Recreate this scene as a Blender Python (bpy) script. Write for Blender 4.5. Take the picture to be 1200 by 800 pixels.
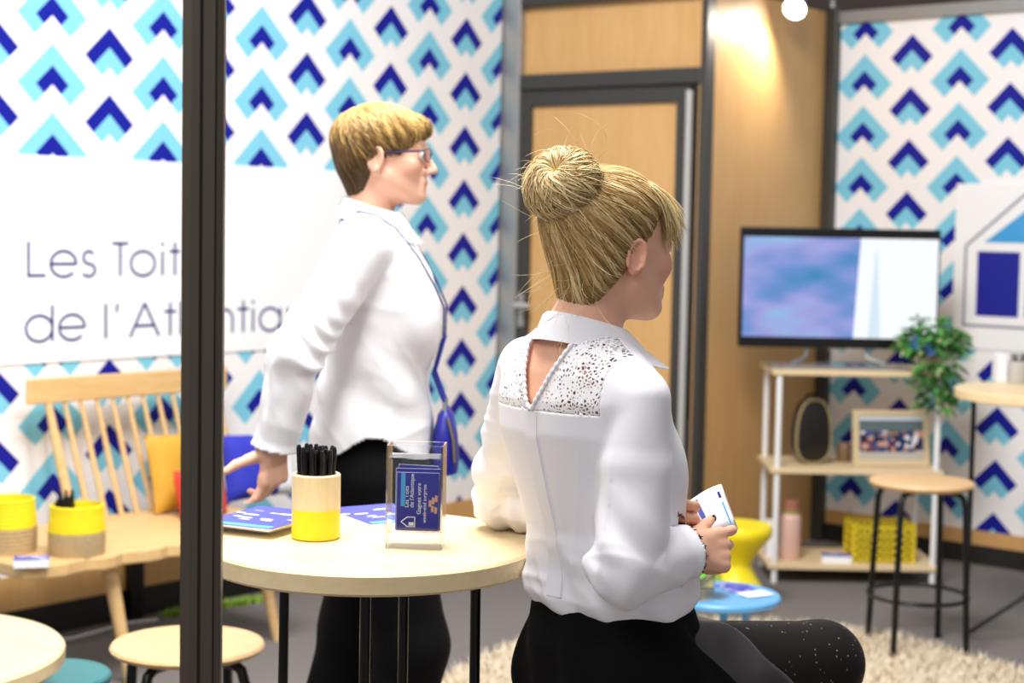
import bpy, bmesh, math, random
import numpy as np
from mathutils import Vector, Matrix

for o in list(bpy.data.objects): bpy.data.objects.remove(o, do_unlink=True)
SC = bpy.context.scene
C = SC.collection
random.seed(7); RNG = np.random.default_rng(7)
PI = math.pi

# ------------------------------------------------------------ camera
F_PX, PITCH, ROLL, CAM_H = 1930.0, 0.0696, 0.0186, 1.455
_fw0 = np.array([0, math.cos(PITCH), -math.sin(PITCH)])
_up0 = np.array([0, math.sin(PITCH), math.cos(PITCH)])
_rt0 = np.array([1.0, 0, 0])
CRT = math.cos(ROLL)*_rt0 + math.sin(ROLL)*_up0
CUP = -math.sin(ROLL)*_rt0 + math.cos(ROLL)*_up0
CFW = _fw0
CPOS = np.array([0, 0, CAM_H])
cam_d = bpy.data.cameras.new('camera'); cam = bpy.data.objects.new('camera', cam_d); C.objects.link(cam)
cam_d.sensor_width = 36.0; cam_d.lens = F_PX*36/1200
M4 = Matrix.Identity(4)
for i in range(3):
    M4[i][0] = CRT[i]; M4[i][1] = CUP[i]; M4[i][2] = -CFW[i]; M4[i][3] = CPOS[i]
cam.matrix_world = M4
cam_d.dof.use_dof = True; cam_d.dof.focus_distance = 2.46; cam_d.dof.aperture_fstop = 4.4
cam_d.clip_start = 0.05
SC.camera = cam

def ray(px, py): return CFW + CRT*(px-600)/F_PX - CUP*(py-400)/F_PX
def at(px, py, Y):
    d = ray(px, py); return CPOS + d*(Y/d[1])
def atz(px, py, z):
    d = ray(px, py); return CPOS + d*((z-CAM_H)/d[2])
def atplane(px, py, o, n):
    d = ray(px, py); o = np.array(o); n = np.array(n)
    return CPOS + d*(np.dot(o-CPOS, n)/np.dot(d, n))

# ------------------------------------------------------------ light
SC.view_settings.view_transform = 'Standard'
SC.view_settings.look = 'None'
SC.view_settings.gamma = 1.0
SC.view_settings.use_curve_mapping = False
SC.view_settings.exposure = 0.45
w = bpy.data.worlds.new('hall'); SC.world = w; w.use_nodes = True
bg = w.node_tree.nodes['Background']; bg.inputs[0].default_value = (0.97, 0.97, 1.0, 1); bg.inputs[1].default_value = 0.30

def area(name, loc, target, size, power, col=(1, 1, 1), sy=None):
    l = bpy.data.lights.new(name, 'AREA'); l.energy = power; l.color = col
    l.shape = 'RECTANGLE'; l.size = size; l.size_y = sy or size
    o = bpy.data.objects.new(name, l); C.objects.link(o); o.location = loc
    o.rotation_euler = (Vector(target)-Vector(loc)).to_track_quat('-Z', 'Y').to_euler(); return o
def spot(name, loc, target, power, angle, blend=.4, col=(1, 1, 1), r=.05):
    l = bpy.data.lights.new(name, 'SPOT'); l.energy = power; l.color = col
    l.spot_size = math.radians(angle); l.spot_blend = blend; l.shadow_soft_size = r
    o = bpy.data.objects.new(name, l); C.objects.link(o); o.location = loc
    o.rotation_euler = (Vector(target)-Vector(loc)).to_track_quat('-Z', 'Y').to_euler(); return o
area('hall_ceiling_light', (-0.3, 3.0, 4.3), (0.2, 3.9, 0), 1.7, 215, (1, .985, .97))
area('booth_front_light', (-1.6, 0.6, 3.6), (-.4, 4.6, 1.0), 1.2, 48, (1, .98, .96))
spot('wall_washer_light', (-.1, 4.2, 3.1), (-1.35, 6.0, 1.2), 42, 75, .7, (1, .98, .96), .12)
spot('face_light', (2.1, 2.6, 3.2), (-.25, 3.7, 1.4), 120, 40, .7, (1, .96, .9), .10)

# ------------------------------------------------------------ object helpers
def link(o, parent=None):
    C.objects.link(o)
    if parent is not None: o.parent = parent
    return o
def tag(o, label=None, cat=None, group=None, kind=None):
    if label: o['label'] = label
    if cat: o['category'] = cat
    if group: o['group'] = group
    if kind: o['kind'] = kind
    return o
def thing(name, label, cat, loc=(0, 0, 0), rotz=0, group=None):
    o = bpy.data.objects.new(name, None); C.objects.link(o); o.empty_display_size = .05
    o.location = tuple(float(v) for v in loc); o.rotation_euler = (0, 0, rotz)
    return tag(o, label, cat, group)
def copy_tree(o, parent=None):
    c = o.copy(); C.objects.link(c)
    if parent is not None: c.parent = parent
    for ch in [x for x in bpy.data.objects if x.parent == o]: copy_tree(ch, c)
    return c

class MB:
    def __init__(s): s.v = []; s.f = []
    def add(s, vs, fs):
        n = len(s.v); s.v += [tuple(float(c) for c in v) for v in vs]
        s.f += [tuple(i+n for i in f) for f in fs]; return s
    def box(s, c, d, R=None):
        hx, hy, hz = d[0]/2, d[1]/2, d[2]/2
        vs = [Vector((x, y, z)) for x in (-hx, hx) for y in (-hy, hy) for z in (-hz, hz)]
        if R is not None: vs = [R @ v for v in vs]
        vs = [v+Vector([float(q) for q in c]) for v in vs]
        return s.add(vs, [(0, 1, 3, 2), (4, 6, 7, 5), (0, 4, 5, 1), (2, 3, 7, 6), (0, 2, 6, 4), (1, 5, 7, 3)])
    def bx(s, a, b):
        return s.box([(a[i]+b[i])/2 for i in range(3)], [abs(b[i]-a[i]) for i in range(3)])
    def tube(s, pts, r, n=10, closed=False, cap=True):
        pts = [Vector([float(q) for q in p]) for p in pts]; m = len(pts)
        rs = r if isinstance(r, (list, tuple, np.ndarray)) else [r]*m
        rings = []; up = None
        for i, p in enumerate(pts):
            if closed: t = pts[(i+1) % m]-pts[i-1]
            else: t = pts[min(i+1, m-1)]-pts[max(i-1, 0)]
            t.normalize()
            if up is None:
                up = Vector((0, 0, 1)) if abs(t.z) < .9 else Vector((1, 0, 0))
            a = t.cross(up)
            if a.length < 1e-6: a = t.orthogonal()
            a.normalize(); bb = a.cross(t).normalized(); up = bb
            rings.append([p+(a*math.cos(2*PI*k/n)+bb*math.sin(2*PI*k/n))*float(rs[i]) for k in range(n)])
        vs = [v for rg in rings for v in rg]; fs = []
        for i in range(m if closed else m-1):
            j = (i+1) % m
            for k in range(n):
                l = (k+1) % n; fs.append((i*n+k, j*n+k, j*n+l, i*n+l))
        if cap and not closed:
            fs.append(tuple(range(n))); fs.append(tuple((m-1)*n+k for k in reversed(range(n))))
        return s.add(vs, fs)
    def lathe(s, prof, n=32, c=(0, 0, 0), sx=1, sy=1, cap=True):
        vs = []; fs = []; m = len(prof)
        for (r, z) in prof:
            for k in range(n):
                a = 2*PI*k/n; vs.append((c[0]+r*sx*math.cos(a), c[1]+r*sy*math.sin(a), c[2]+z))
        for i in range(m-1):
            for k in range(n):
                l = (k+1) % n; fs.append((i*n+k, i*n+l, (i+1)*n+l, (i+1)*n+k))
        if cap and prof[0][0] > 1e-5: fs.append(tuple(reversed(range(n))))
        if cap and prof[-1][0] > 1e-5: fs.append(tuple((m-1)*n+k for k in range(n)))
        return s.add(vs, fs)
    def prism(s, poly, z0, z1):
        n = len(poly)
        vs = [(p[0], p[1], z0) for p in poly]+[(p[0], p[1], z1) for p in poly]
        fs = [tuple(reversed(range(n))), tuple(range(n, 2*n))]+[(k, (k+1) % n, n+(k+1) % n, n+k) for k in range(n)]
        return s.add(vs, fs)
    def build(s, name, mat, parent=None, smooth=False, bevel=0, loc=None, rotz=None):
        me = bpy.data.meshes.new(name); me.from_pydata(s.v, [], s.f); me.validate()
        bm = bmesh.new(); bm.from_mesh(me)
        bmesh.ops.remove_doubles(bm, verts=bm.verts, dist=1e-6)
        bmesh.ops.recalc_face_normals(bm, faces=bm.faces)
        if bevel:
            es = [e for e in bm.edges if len(e.link_faces) == 2 and e.calc_face_angle(0) > .6]
            bmesh.ops.bevel(bm, geom=es, offset=bevel, segments=2, affect='EDGES', profile=.5)
        bm.to_mesh(me); bm.free()
        if smooth: smooth_mesh(me)
        me.materials.append(mat)
        o = bpy.data.objects.new(name, me); link(o, parent)
        if loc is not None: o.location = tuple(float(q) for q in loc)
        if rotz is not None: o.rotation_euler = (0, 0, rotz)
        return o
def smooth_mesh(me, ang=40):
    me.polygons.foreach_set('use_smooth', [True]*len(me.polygons))
    try: me.set_sharp_from_angle(angle=math.radians(ang))
    except Exception: pass
def struct(o, label=None):
    o['kind'] = 'structure'
    if label: o['label'] = label
    return o
def text_mb(body, size, align='LEFT'):
    cu = bpy.data.curves.new('t', 'FONT'); cu.body = body; cu.size = size; cu.align_x = align; cu.resolution_u = 3
    ob = bpy.data.objects.new('t', cu); C.objects.link(ob)
    dg = bpy.context.evaluated_depsgraph_get(); dg.update()
    me = bpy.data.meshes.new_from_object(ob.evaluated_get(dg))
    vs = [tuple(v.co) for v in me.vertices]; fs = [tuple(p.vertices) for p in me.polygons]
    bpy.data.objects.remove(ob); bpy.data.curves.remove(cu); bpy.data.meshes.remove(me)
    return vs, fs

# ------------------------------------------------------------ materials
class N:
    """tiny expression builder over Math nodes"""
    def __init__(s, nt, sock): s.nt = nt; s.k = sock
    def op(s, o, *a):
        n = s.nt.nodes.new('ShaderNodeMath'); n.operation = o
        for i, x in enumerate((s,)+a):
            if isinstance(x, N): s.nt.links.new(x.k, n.inputs[i])
            else: n.inputs[i].default_value = float(x)
        return N(s.nt, n.outputs[0])
    def __add__(s, o): return s.op('ADD', o)
    def __sub__(s, o): return s.op('SUBTRACT', o)
    def __mul__(s, o): return s.op('MULTIPLY', o)
    def __truediv__(s, o): return s.op('DIVIDE', o)
    def rsub(s, c): return (s*-1.0)+c
    def lt(s, o): return s.op('LESS_THAN', o)
    def gt(s, o): return s.op('GREATER_THAN', o)
    def abs(s): return s.op('ABSOLUTE')
    def fract(s): return s.op('FRACT')
    def mn(s, o): return s.op('MINIMUM', o)
    def mx(s, o): return s.op('MAXIMUM', o)
def new_mat(name):
    m = bpy.data.materials.new(name); m.use_nodes = True
    nt = m.node_tree; b = nt.nodes['Principled BSDF']; return m, nt, b
def xyz(nt, kind='Object'):
    tc = nt.nodes.new('ShaderNodeTexCoord'); sp = nt.nodes.new('ShaderNodeSeparateXYZ')
    nt.links.new(tc.outputs[kind], sp.inputs[0])
    return tc.outputs[kind], N(nt, sp.outputs[0]), N(nt, sp.outputs[1]), N(nt, sp.outputs[2])
def mixc(nt, fac, a, b):
    m = nt.nodes.new('ShaderNodeMix'); m.data_type = 'RGBA'
    for x, i in ((fac, 0), (a, 6), (b, 7)):
        if isinstance(x, N): nt.links.new(x.k, m.inputs[i])
        elif isinstance(x, (int, float)): m.inputs[i].default_value = x
        elif isinstance(x, tuple): m.inputs[i].default_value = x if len(x) == 4 else x+(1,)
        else: nt.links.new(x, m.inputs[i])
    return m.outputs[2]
def srgb(h):
    h = h.lstrip('#'); c = [int(h[i:i+2], 16)/255 for i in (0, 2, 4)]
    return tuple(x/12.92 if x <= .04045 else ((x+.055)/1.055)**2.4 for x in c)
def plain(name, col, rough=.5, metal=0, noise=0, nscale=20, bump=0, bscale=200, **kw):
    if isinstance(col, str): col = srgb(col)
    m, nt, b = new_mat(name)
    b.inputs['Base Color'].default_value = col+(1,); b.inputs['Roughness'].default_value = rough
    b.inputs['Metallic'].default_value = metal
    for k, v in kw.items(): b.inputs[k.replace('_', ' ')].default_value = v
    tc = nt.nodes.new('ShaderNodeTexCoord')
    if noise:
        no = nt.nodes.new('ShaderNodeTexNoise'); no.inputs['Scale'].default_value = nscale; no.inputs['Detail'].default_value = 4
        nt.links.new(tc.outputs['Object'], no.inputs['Vector'])
        f = N(nt, no.outputs[0])
        c = mixc(nt, f, tuple(x*(1-noise) for x in col), tuple(min(1, x*(1+noise)) for x in col))
        nt.links.new(c, b.inputs['Base Color'])
    if bump:
        no = nt.nodes.new('ShaderNodeTexNoise'); no.inputs['Scale'].default_value = bscale; no.inputs['Detail'].default_value = 3
        nt.links.new(tc.outputs['Object'], no.inputs['Vector'])
        bp = nt.nodes.new('ShaderNodeBump'); bp.inputs['Strength'].default_value = bump; bp.inputs['Distance'].default_value = .002
        nt.links.new(no.outputs[0], bp.inputs['Height']); nt.links.new(bp.outputs[0], b.inputs['Normal'])
    return m
def wood(name, c1, c2, axis=0, rough=.5, scale=1.0, stretch=14):
    c1 = srgb(c1) if isinstance(c1, str) else c1; c2 = srgb(c2) if isinstance(c2, str) else c2
    m, nt, b = new_mat(name); tc = nt.nodes.new('ShaderNodeTexCoord'); mp = nt.nodes.new('ShaderNodeMapping')
    sc = [stretch*scale]*3; sc[axis] = 1.2*scale; mp.inputs['Scale'].default_value = sc
    nt.links.new(tc.outputs['Object'], mp.inputs[0])
    n1 = nt.nodes.new('ShaderNodeTexNoise'); n1.inputs['Scale'].default_value = 3; n1.inputs['Detail'].default_value = 6; n1.inputs['Distortion'].default_value = .6
    n2 = nt.nodes.new('ShaderNodeTexNoise'); n2.inputs['Scale'].default_value = 14; n2.inputs['Detail'].default_value = 3
    nt.links.new(mp.outputs[0], n1.inputs[0]); nt.links.new(mp.outputs[0], n2.inputs[0])
    f = (N(nt, n1.outputs[0])*1.1+N(nt, n2.outputs[0])*.5-.35)
    nt.links.new(mixc(nt, f, c1, c2), b.inputs['Base Color']); b.inputs['Roughness'].default_value = rough
    return m
B_UNIT = 0.235
WHITE_P, LIGHT_P, NAVY_P = srgb('#f1eff0'), srgb('#7fc9e2'), srgb('#141c92')
def chevron_mat(name, z0):
    """flat printed wall covering: pale diamonds and navy chevrons on white"""
    m, nt, b = new_mat(name); _, x, y, z = xyz(nt)
    u = x/B_UNIT; v = (z*-1.0+z0)/B_UNIT
    uA = ((u+1.0)/2.0).fract()*2.0-1.0; dA = v.fract()
    uB = (u/2.0).fract()*2.0-1.0; dB = (v+.3288).fract()
    def pq(d, q): return d-q.abs(), d+q.abs()
    a0, a1 = pq(dA, uA); b0, b1 = pq(dB, uB)
    light_a = a0.gt(0)*a0.lt(.6)*a1.lt(1.2)
    navy_a = a0.gt(.32)*a0.lt(.6)*a1.lt(.88)
    navy_b = b0.gt(0)*b0.lt(.3)*b1.lt(.88)
    light_b = b0.gt(.3)*b0.lt(.6)*b1.lt(.88)
    col = mixc(nt, light_a.mx(light_b), WHITE_P, LIGHT_P)
    col = mixc(nt, navy_a.mx(navy_b), col, NAVY_P)
    nt.links.new(col, b.inputs['Base Color']); b.inputs['Roughness'].default_value = .45; b.inputs['Specular IOR Level'].default_value = .2
    return m
MT = {}
MT['white_print'] = plain('white_print', '#f4f4f6', .4)
MT['navy_ink'] = plain('navy_ink', '#14237a', .6)
MT['navy_print'] = plain('navy_print', '#141c92', .45)
MT['sky_print'] = plain('sky_print', '#3f9fdc', .45)
MT['grey_ink'] = plain('grey_ink', '#8d8fa0', .5)
MT['beech'] = wood('beech_panel', '#c8985a', '#d8ad74', 2, .45, .8, 10)
MT['oak'] = wood('pale_oak', '#cba166', '#e4c48e', 0, .5, 1.2)
MT['table_wood'] = wood('table_wood', '#dcc191', '#efdcb2', 0, .42, 1.4, 9)
MT['stool_wood'] = wood('stool_wood', '#d8ad78', '#ecc998', 0, .4, 1.2)
MT['shelf_wood'] = wood('shelf_wood', '#d9bd90', '#eed8b2', 0, .5, 1.2)
MT['dark_alu'] = plain('dark_aluminium', '#45423e', .42, .4)
MT['post_dark'] = plain('post_bronze', '#4f463c', .42, .25)
MT['alu'] = plain('aluminium', '#a6a5a3', .38, .6)
MT['black_metal'] = plain('black_metal', '#0b0b0c', .3, .2)
MT['black_plastic'] = plain('black_plastic', '#0c0b0e', .28)
MT['white_metal'] = plain('white_metal', '#f0f0f0', .4)
MT['yellow'] = plain('yellow_plastic', '#f6e01c', .4)
MT['yellow_rope'] = plain('yellow_rope', '#ecd815', .8, noise=.12, nscale=60, bump=.4)
MT['jute'] = plain('jute_rope', '#b39a72', .9, noise=.2, nscale=60, bump=.5)
MT['carpet'] = plain('carpet', '#716b68', .95, noise=.12, nscale=30, bump=.5, bscale=400)
MT['rug'] = plain('rug_wool', '#ded0b8', .95, noise=.12, nscale=40)
MT['black_base'] = plain('black_base', '#1b1816', .6)
MT['paper'] = plain('paper', '#f2f2f6', .55)
MT['mag_blue'] = plain('magazine_blue', '#3b3fae', .4)
MT['leaf'] = plain('leaf_green', '#58a046', .45, noise=.35, nscale=12)
MT['leaf_dark'] = plain('leaf_deep_green', '#2f6a2c', .45, noise=.35, nscale=12)
MT['leaf_pale'] = plain('leaf_pale', '#b5c68a', .5, noise=.2, nscale=12)
MT['blue_table'] = plain('blue_lacquer', '#5fa3d6', .35)
MT['teal'] = plain('teal_paint', '#2f7f86', .4)
m, nt, b = new_mat('clear_acrylic'); b.inputs['Base Color'].default_value = (.97, .985, 1, 1); b.inputs['Roughness'].default_value = .03
b.inputs['Transmission Weight'].default_value = 1; b.inputs['IOR'].default_value = 1.35; MT['acrylic'] = m
# ============================================================ SETTING
TH = 0.8653
UL = np.array([math.cos(TH), math.sin(TH), 0]); UR = np.array([math.sin(TH), -math.cos(TH), 0])
NL = np.array([UL[1], -UL[0], 0]); NR = np.array([UR[1], -UR[0], 0])
OL = np.array([-6.7908*B_UNIT, 24.2928*B_UNIT, 0]); OR = np.array([6.8028*B_UNIT, 32.5464*B_UNIT, 0])
Z0L, Z0R = CAM_H+3.549*B_UNIT, CAM_H+3.4936*B_UNIT
WALL_H = 2.475
def uL(px, py): return float(np.dot(atplane(px, py, OL, NL)-OL, UL))
def uR(px, py): return float(np.dot(atplane(px, py, OR, NR)-OR, UR))
struct(MB().bx((-7, -3, -.06), (8, 14, 0)).build('floor', MT['carpet']), 'grey carpeted floor of the stand')
MT['chev_l'] = chevron_mat('chevron_wall_print', Z0L); MT['chev_r'] = chevron_mat('chevron_wall_print_b', Z0R)
LX1 = 10.0*B_UNIT
def pose(o, org, ang): o.location = (org[0], org[1], 0); o.rotation_euler = (0, 0, ang); return o
wl = struct(pose(MB().bx((-1.6, 0, .225), (LX1, .05, 2.6)).build('wall_left', MT['chev_l']), OL, TH), 'white wall printed with blue and navy chevron diamonds')
struct(pose(MB().bx((-1.6, -.004, .105), (LX1, .05, .225)).build('trim_1', MT['beech']), OL, TH), 'beech strip under the printed wall')
struct(pose(MB().bx((-1.6, -.012, 0), (LX1, .05, .105)).build('baseboard_left', MT['black_base']), OL, TH), 'black base strip of the printed wall')
RX0, RX1 = -.155, 2.2
wr = struct(pose(MB().bx((RX0, 0, .15), (RX1, .05, 2.42)).build('wall_right', MT['chev_r']), OR, TH-PI/2), 'chevron printed wall behind the shelf and screen')
struct(pose(MB().bx((RX0, -.02, 2.42), (RX1, .06, WALL_H)).build('trim_2', MT['alu']), OR, TH-PI/2), 'metal rail along the top of the printed wall')
struct(pose(MB().bx((RX0, -.004, .085), (RX1, .05, .15)).build('trim_3', MT['beech']), OR, TH-PI/2), 'beech strip under the printed wall')
struct(pose(MB().bx((RX0, -.012, 0), (RX1, .05, .085)).build('baseboard_right', MT['black_base']), OR, TH-PI/2), 'black base strip behind the stool')
# --- printed signs --------------------------------------------------------
def ribbon(mb, pts, w, y):
    pts = [np.array(p, float) for p in pts]; n = len(pts); a = []; b = []
    for i in range(n):
        t = pts[min(i+1, n-1)]-pts[max(i-1, 0)]; t /= np.linalg.norm(t)+1e-9
        nrm = np.array([-t[1], t[0]]); a.append(pts[i]+nrm*w/2); b.append(pts[i]-nrm*w/2)
    vs = [(p[0], y, p[1]) for p in a]+[(p[0], y, p[1]) for p in b]
    mb.add(vs, [(i, i+1, n+i+1, n+i) for i in range(n-1)])
def arc(cx, cz, rx, rz, a0, a1, n=28):
    return [(cx+rx*math.cos(math.radians(a0+(a1-a0)*i/n)), cz+rz*math.sin(math.radians(a0+(a1-a0)*i/n))) for i in range(n+1)]
def glyph(mb, ch, x, w, z, cap, y, sw):
    xh = cap*.73; r = w/2; cx = x+r
    R = lambda p: ribbon(mb, p, sw, y)
    if ch == 'L': R([(x, z+cap), (x, z)]); R([(x-sw/2, z+sw/2), (x+w, z+sw/2)])
    elif ch == 'T': R([(cx, z+cap), (cx, z)]); R([(x, z+cap-sw/2), (x+w, z+cap-sw/2)])
    elif ch == 'A':
        R([(x, z), (cx, z+cap)]); R([(cx, z+cap), (x+w, z)]); R([(x+w*.2, z+cap*.33), (x+w*.8, z+cap*.33)])
    elif ch == 'o': R(arc(cx, z+xh/2, r, xh/2, 0, 360))
    elif ch == 'e': R(arc(cx, z+xh/2, r, xh/2, 0, 318)); R([(x, z+xh/2), (x+w, z+xh/2)])
    elif ch == 's':
        q = xh/4; R(arc(cx, z+xh-q, r*.8, q, 30, 270, 14)+arc(cx, z+q, r, q, 90, -150, 14))
    elif ch == 'i': R([(cx, z+xh), (cx, z)]); R([(cx, z+cap), (cx, z+cap-sw*1.4)])
    elif ch == 'l': R([(cx, z+cap*1.02), (cx, z)])
    elif ch == 't': R([(cx, z+cap), (cx, z)]); R([(x, z+xh), (x+w, z+xh)])
    elif ch == "'": R([(cx, z+cap), (cx-sw*.5, z+cap*.76)])
    elif ch == 'd': R(arc(cx, z+xh/2, r, xh/2, 0, 360)); R([(x+w, z+cap*1.02), (x+w, z)])
    elif ch == 'a': R(arc(cx, z+xh/2, r, xh/2, 0, 360)); R([(x+w, z+xh), (x+w, z)])
    elif ch == 'q': R(arc(cx, z+xh/2, r, xh/2, 0, 360)); R([(x+w, z+xh), (x+w, z-cap*.28)])
    elif ch == 'n': R([(x, z+xh), (x, z)]); R([(x, z+xh*.55)]+arc(cx, z+xh-r, r, r, 180, 0, 14)+[(x+w, z)])
    elif ch == 'u': R([(x, z+xh), (x, z+r)]+arc(cx, z+r, r, r, 180, 360, 14)); R([(x+w, z+xh), (x+w, z)])
sg = thing('wall_sign', "white wall sign lettered Les Toits de l'Atlantique in thin navy letters", 'sign', (OL[0], OL[1], 0), TH)
SGR = uL(398, 235)
MB().bx((-1.6, -.006, .955), (SGR, 0, 1.668)).build('sign_panel', MT['white_print'], sg)
lt = None; Y0 = -.0075; SW = .0105
for ch, x0, x1 in [('L', 32, 52), ('e', 58, 88), ('s', 95, 110), ('T', 130, 149), ('o', 152, 180), ('i', 187, 191), ('t', 197, 210), ('s', 214, 229)]:
    a, b_ = uL(x0, 310), uL(x1, 310); lt = MB(); glyph(lt, ch, a, b_-a, 1.252, .122, Y0, SW); lt.build('letter', MT['navy_ink'], sg)
for ch, x0, x1 in [('d', 29, 60), ('e', 68, 98), ('l', 121, 124), ("'", 135, 138), ('A', 151, 185), ('t', 191, 205), ('l', 209, 212), ('a', 218, 245), ('n', 253, 271), ('t', 277, 290), ('i', 293, 297), ('q', 303, 327), ('u', 336, 353), ('e', 360, 384)]:
    a, b_ = uL(x0, 380), uL(x1, 380); lt = MB(); glyph(lt, ch, a, b_-a, 1.030, .122, Y0, SW); lt.build('letter', MT['navy_ink'], sg)
sg2 = thing('logo_sign', 'white wall sign with a blue and navy house logo in grey outline', 'sign', (OR[0], OR[1], 0), TH-PI/2)
S2L = uR(1119, 300)
MB().bx((S2L, -.006, .955), (RX1, 0, 1.682)).build('sign_panel', MT['white_print'], sg2)
hx0 = uR(1131, 340); hx1 = hx0+.58; hz0, hzw = 1.058, 1.408; hm = (hx0+hx1)/2; apex = hzw+(hm-hx0)*.86
ol = MB()
ribbon(ol, [(hx0, hz0), (hx0, hzw)], .012, -.0075); ribbon(ol, [(hx1, hz0), (hx1, hzw)], .012, -.0075)
ribbon(ol, [(hx0, hzw), (hm, apex)], .012, -.0075); ribbon(ol, [(hm, apex), (hx1, hzw)], .012, -.0075); ribbon(ol, [(hx0-.006, hz0), (hx1+.006, hz0)], .012, -.0075)
ol.build('logo_outline', MT['grey_ink'], sg2)
q0 = uR(1145, 340)
MB().add([(q0, -.0075, 1.102), (q0+.195, -.0075, 1.102), (q0+.195, -.0075, 1.385), (q0, -.0075, 1.385)], [(0, 1, 2, 3)]).build('navy_block', MT['navy_print'], sg2)
MB().add([(q0+.225, -.0075, 1.102), (hx1-.055, -.0075, 1.102), (hx1-.055, -.0075, 1.385), (q0+.225, -.0075, 1.385)], [(0, 1, 2, 3)]).build('navy_block', MT['navy_print'], sg2)
MB().add([(q0+.03, -.0075, 1.425), (hx1-.085, -.0075, 1.425), (hm, -.0075, apex-.075)], [(0, 1, 2)]).build('roof_triangle', MT['sky_print'], sg2)
# --- closet: door wall and beech side panel ------------------------------------
PA = OL+UL*(LX1+.03); PA = np.array([PA[0], PA[1], 0])
PB = at(822, 270, 6.93)*np.array([1, 1, 0]); PC = OR+UR*(RX0-.03); PC = np.array([PC[0], PC[1], 0])
def face_frame(P, Q):
    d = Q-P; L = float(np.linalg.norm(d)); d = d/L; return L, d, math.atan2(d[1], d[0])
DL, DD, DA = face_frame(PA, PB); DN = np.array([DD[1], -DD[0], 0])
def tD(px, py=300): return float(np.dot(atplane(px, py, PA, DN)-PA, DD))
def zD(px, py): return float(atplane(px, py, PA, DN)[2])
H0, H1 = zD(700, 102), zD(700, 84)
dw = struct(pose(MB().bx((0, .03, H1), (DL, .06, 2.6)).build('wall_closet_front', MT['beech']), PA, DA), 'beech panel above the closet door')
def member(n, x0, x1, z0, z1, mat, d=.03, label=None):
    return struct(pose(MB().bx((x0, -.015, z0), (x1, d+.03, z1)).build(n, mat, bevel=.004), PA, DA), label)
member('trim_4', -.03, tD(607), 0, 2.6, MT['alu'], label='metal post between printed wall and closet')
member('trim_5', tD(817), DL+.012, 0, 2.6, MT['dark_alu'], label='dark corner post of the closet')
member('trim_6', tD(607), tD(817), H0, H1, MT['dark_alu'], label='dark rail over the closet door')
member('trim_7', tD(607), tD(817), zD(700, 2), 2.6, MT['dark_alu'], label='dark rail above the beech transom')
dr = struct(bpy.data.objects.new('door_1', None), 'beech closet door in a dark metal frame'); C.objects.link(dr); pose(dr, PA, DA)
dx0, dx1 = tD(608), tD(803); px0, px1 = tD(619), tD(788); pz1 = zD(700, 122)
MB().bx((px0, .02, .12), (px1, .04, pz1)).build('door_panel', MT['beech'], dr)
MB().bx((dx0, .0, .02), (px0, .05, H0-.01)).build('stile', MT['dark_alu'], dr, bevel=.003)
MB().bx((px1, .0, .02), (dx1, .05, H0-.01)).build('stile', MT['dark_alu'], dr, bevel=.003)
MB().bx((px0, .0, pz1), (px1, .05, H0-.01)).build('top_rail', MT['dark_alu'], dr, bevel=.003)
MB().bx((px0, .0, .02), (px1, .05, .12)).build('bottom_rail', MT['dark_alu'], dr, bevel=.003)
MB().tube([(tD(806), -.02, .05), (tD(806), -.02, H0-.03)], .016, 10).build('hinge_rail', plain('pale_rail', '#b9b8b6', .4, .2), dr, smooth=True)
hz = zD(612, 357)
hb = MB().bx((tD(609), -.012, hz-.10), (tD(616), 0, hz+.05)).build('handle_plate', MT['alu'], dr, bevel=.003)
MB().tube([(tD(612), 0, hz), (tD(612), -.05, hz), (tD(616), -.055, hz), (tD(629), -.055, hz)], .012, 10).build('door_handle', plain('pale_handle', '#c4c2be', .35, .3), dr, smooth=True)
SL, SD, SA = face_frame(PB, PC)
struct(pose(MB().bx((.0, .0, .0), (SL, .03, 2.475)).build('wall_closet_side', MT['beech']), PB, SA), 'beech side panel of the closet beside the screen')
struct(pose(MB().bx((-.03, -.03, 0), (.03, .03, WALL_H+.02)).build('trim_8', MT['dark_alu'], bevel=.006), PC+np.array([.012, -.03, 0]), SA), 'metal corner post between beech panel and printed wall')
struct(MB().bx((-6, 12.5, 0), (9, 12.7, 7)).build('wall_hall', plain('hall_dark', '#5a4f4a', .8, noise=.4, nscale=.8)), 'dim exhibition hall wall far behind the stand')
tr = thing('lighting_truss', 'grey lighting truss hung above the chevron wall', 'truss', (1.1, 8.6, 2.92), -.25)
t_ = MB()
for (y, z) in ((0, 0), (.25, 0), (.12, .22)): t_.tube([(-.8, y, z), (3.2, y, z)], .022, 8)
t_.build('truss_chords', MT['alu'], tr, smooth=True)
t2 = MB()
for k in range(16):
    x = -.8+k*.25
    t2.tube([(x, 0, 0), (x+.125, .12, .22), (x+.25, .25, 0)], .01, 6)
t2.build('truss_braces', MT['alu'], tr)
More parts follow.
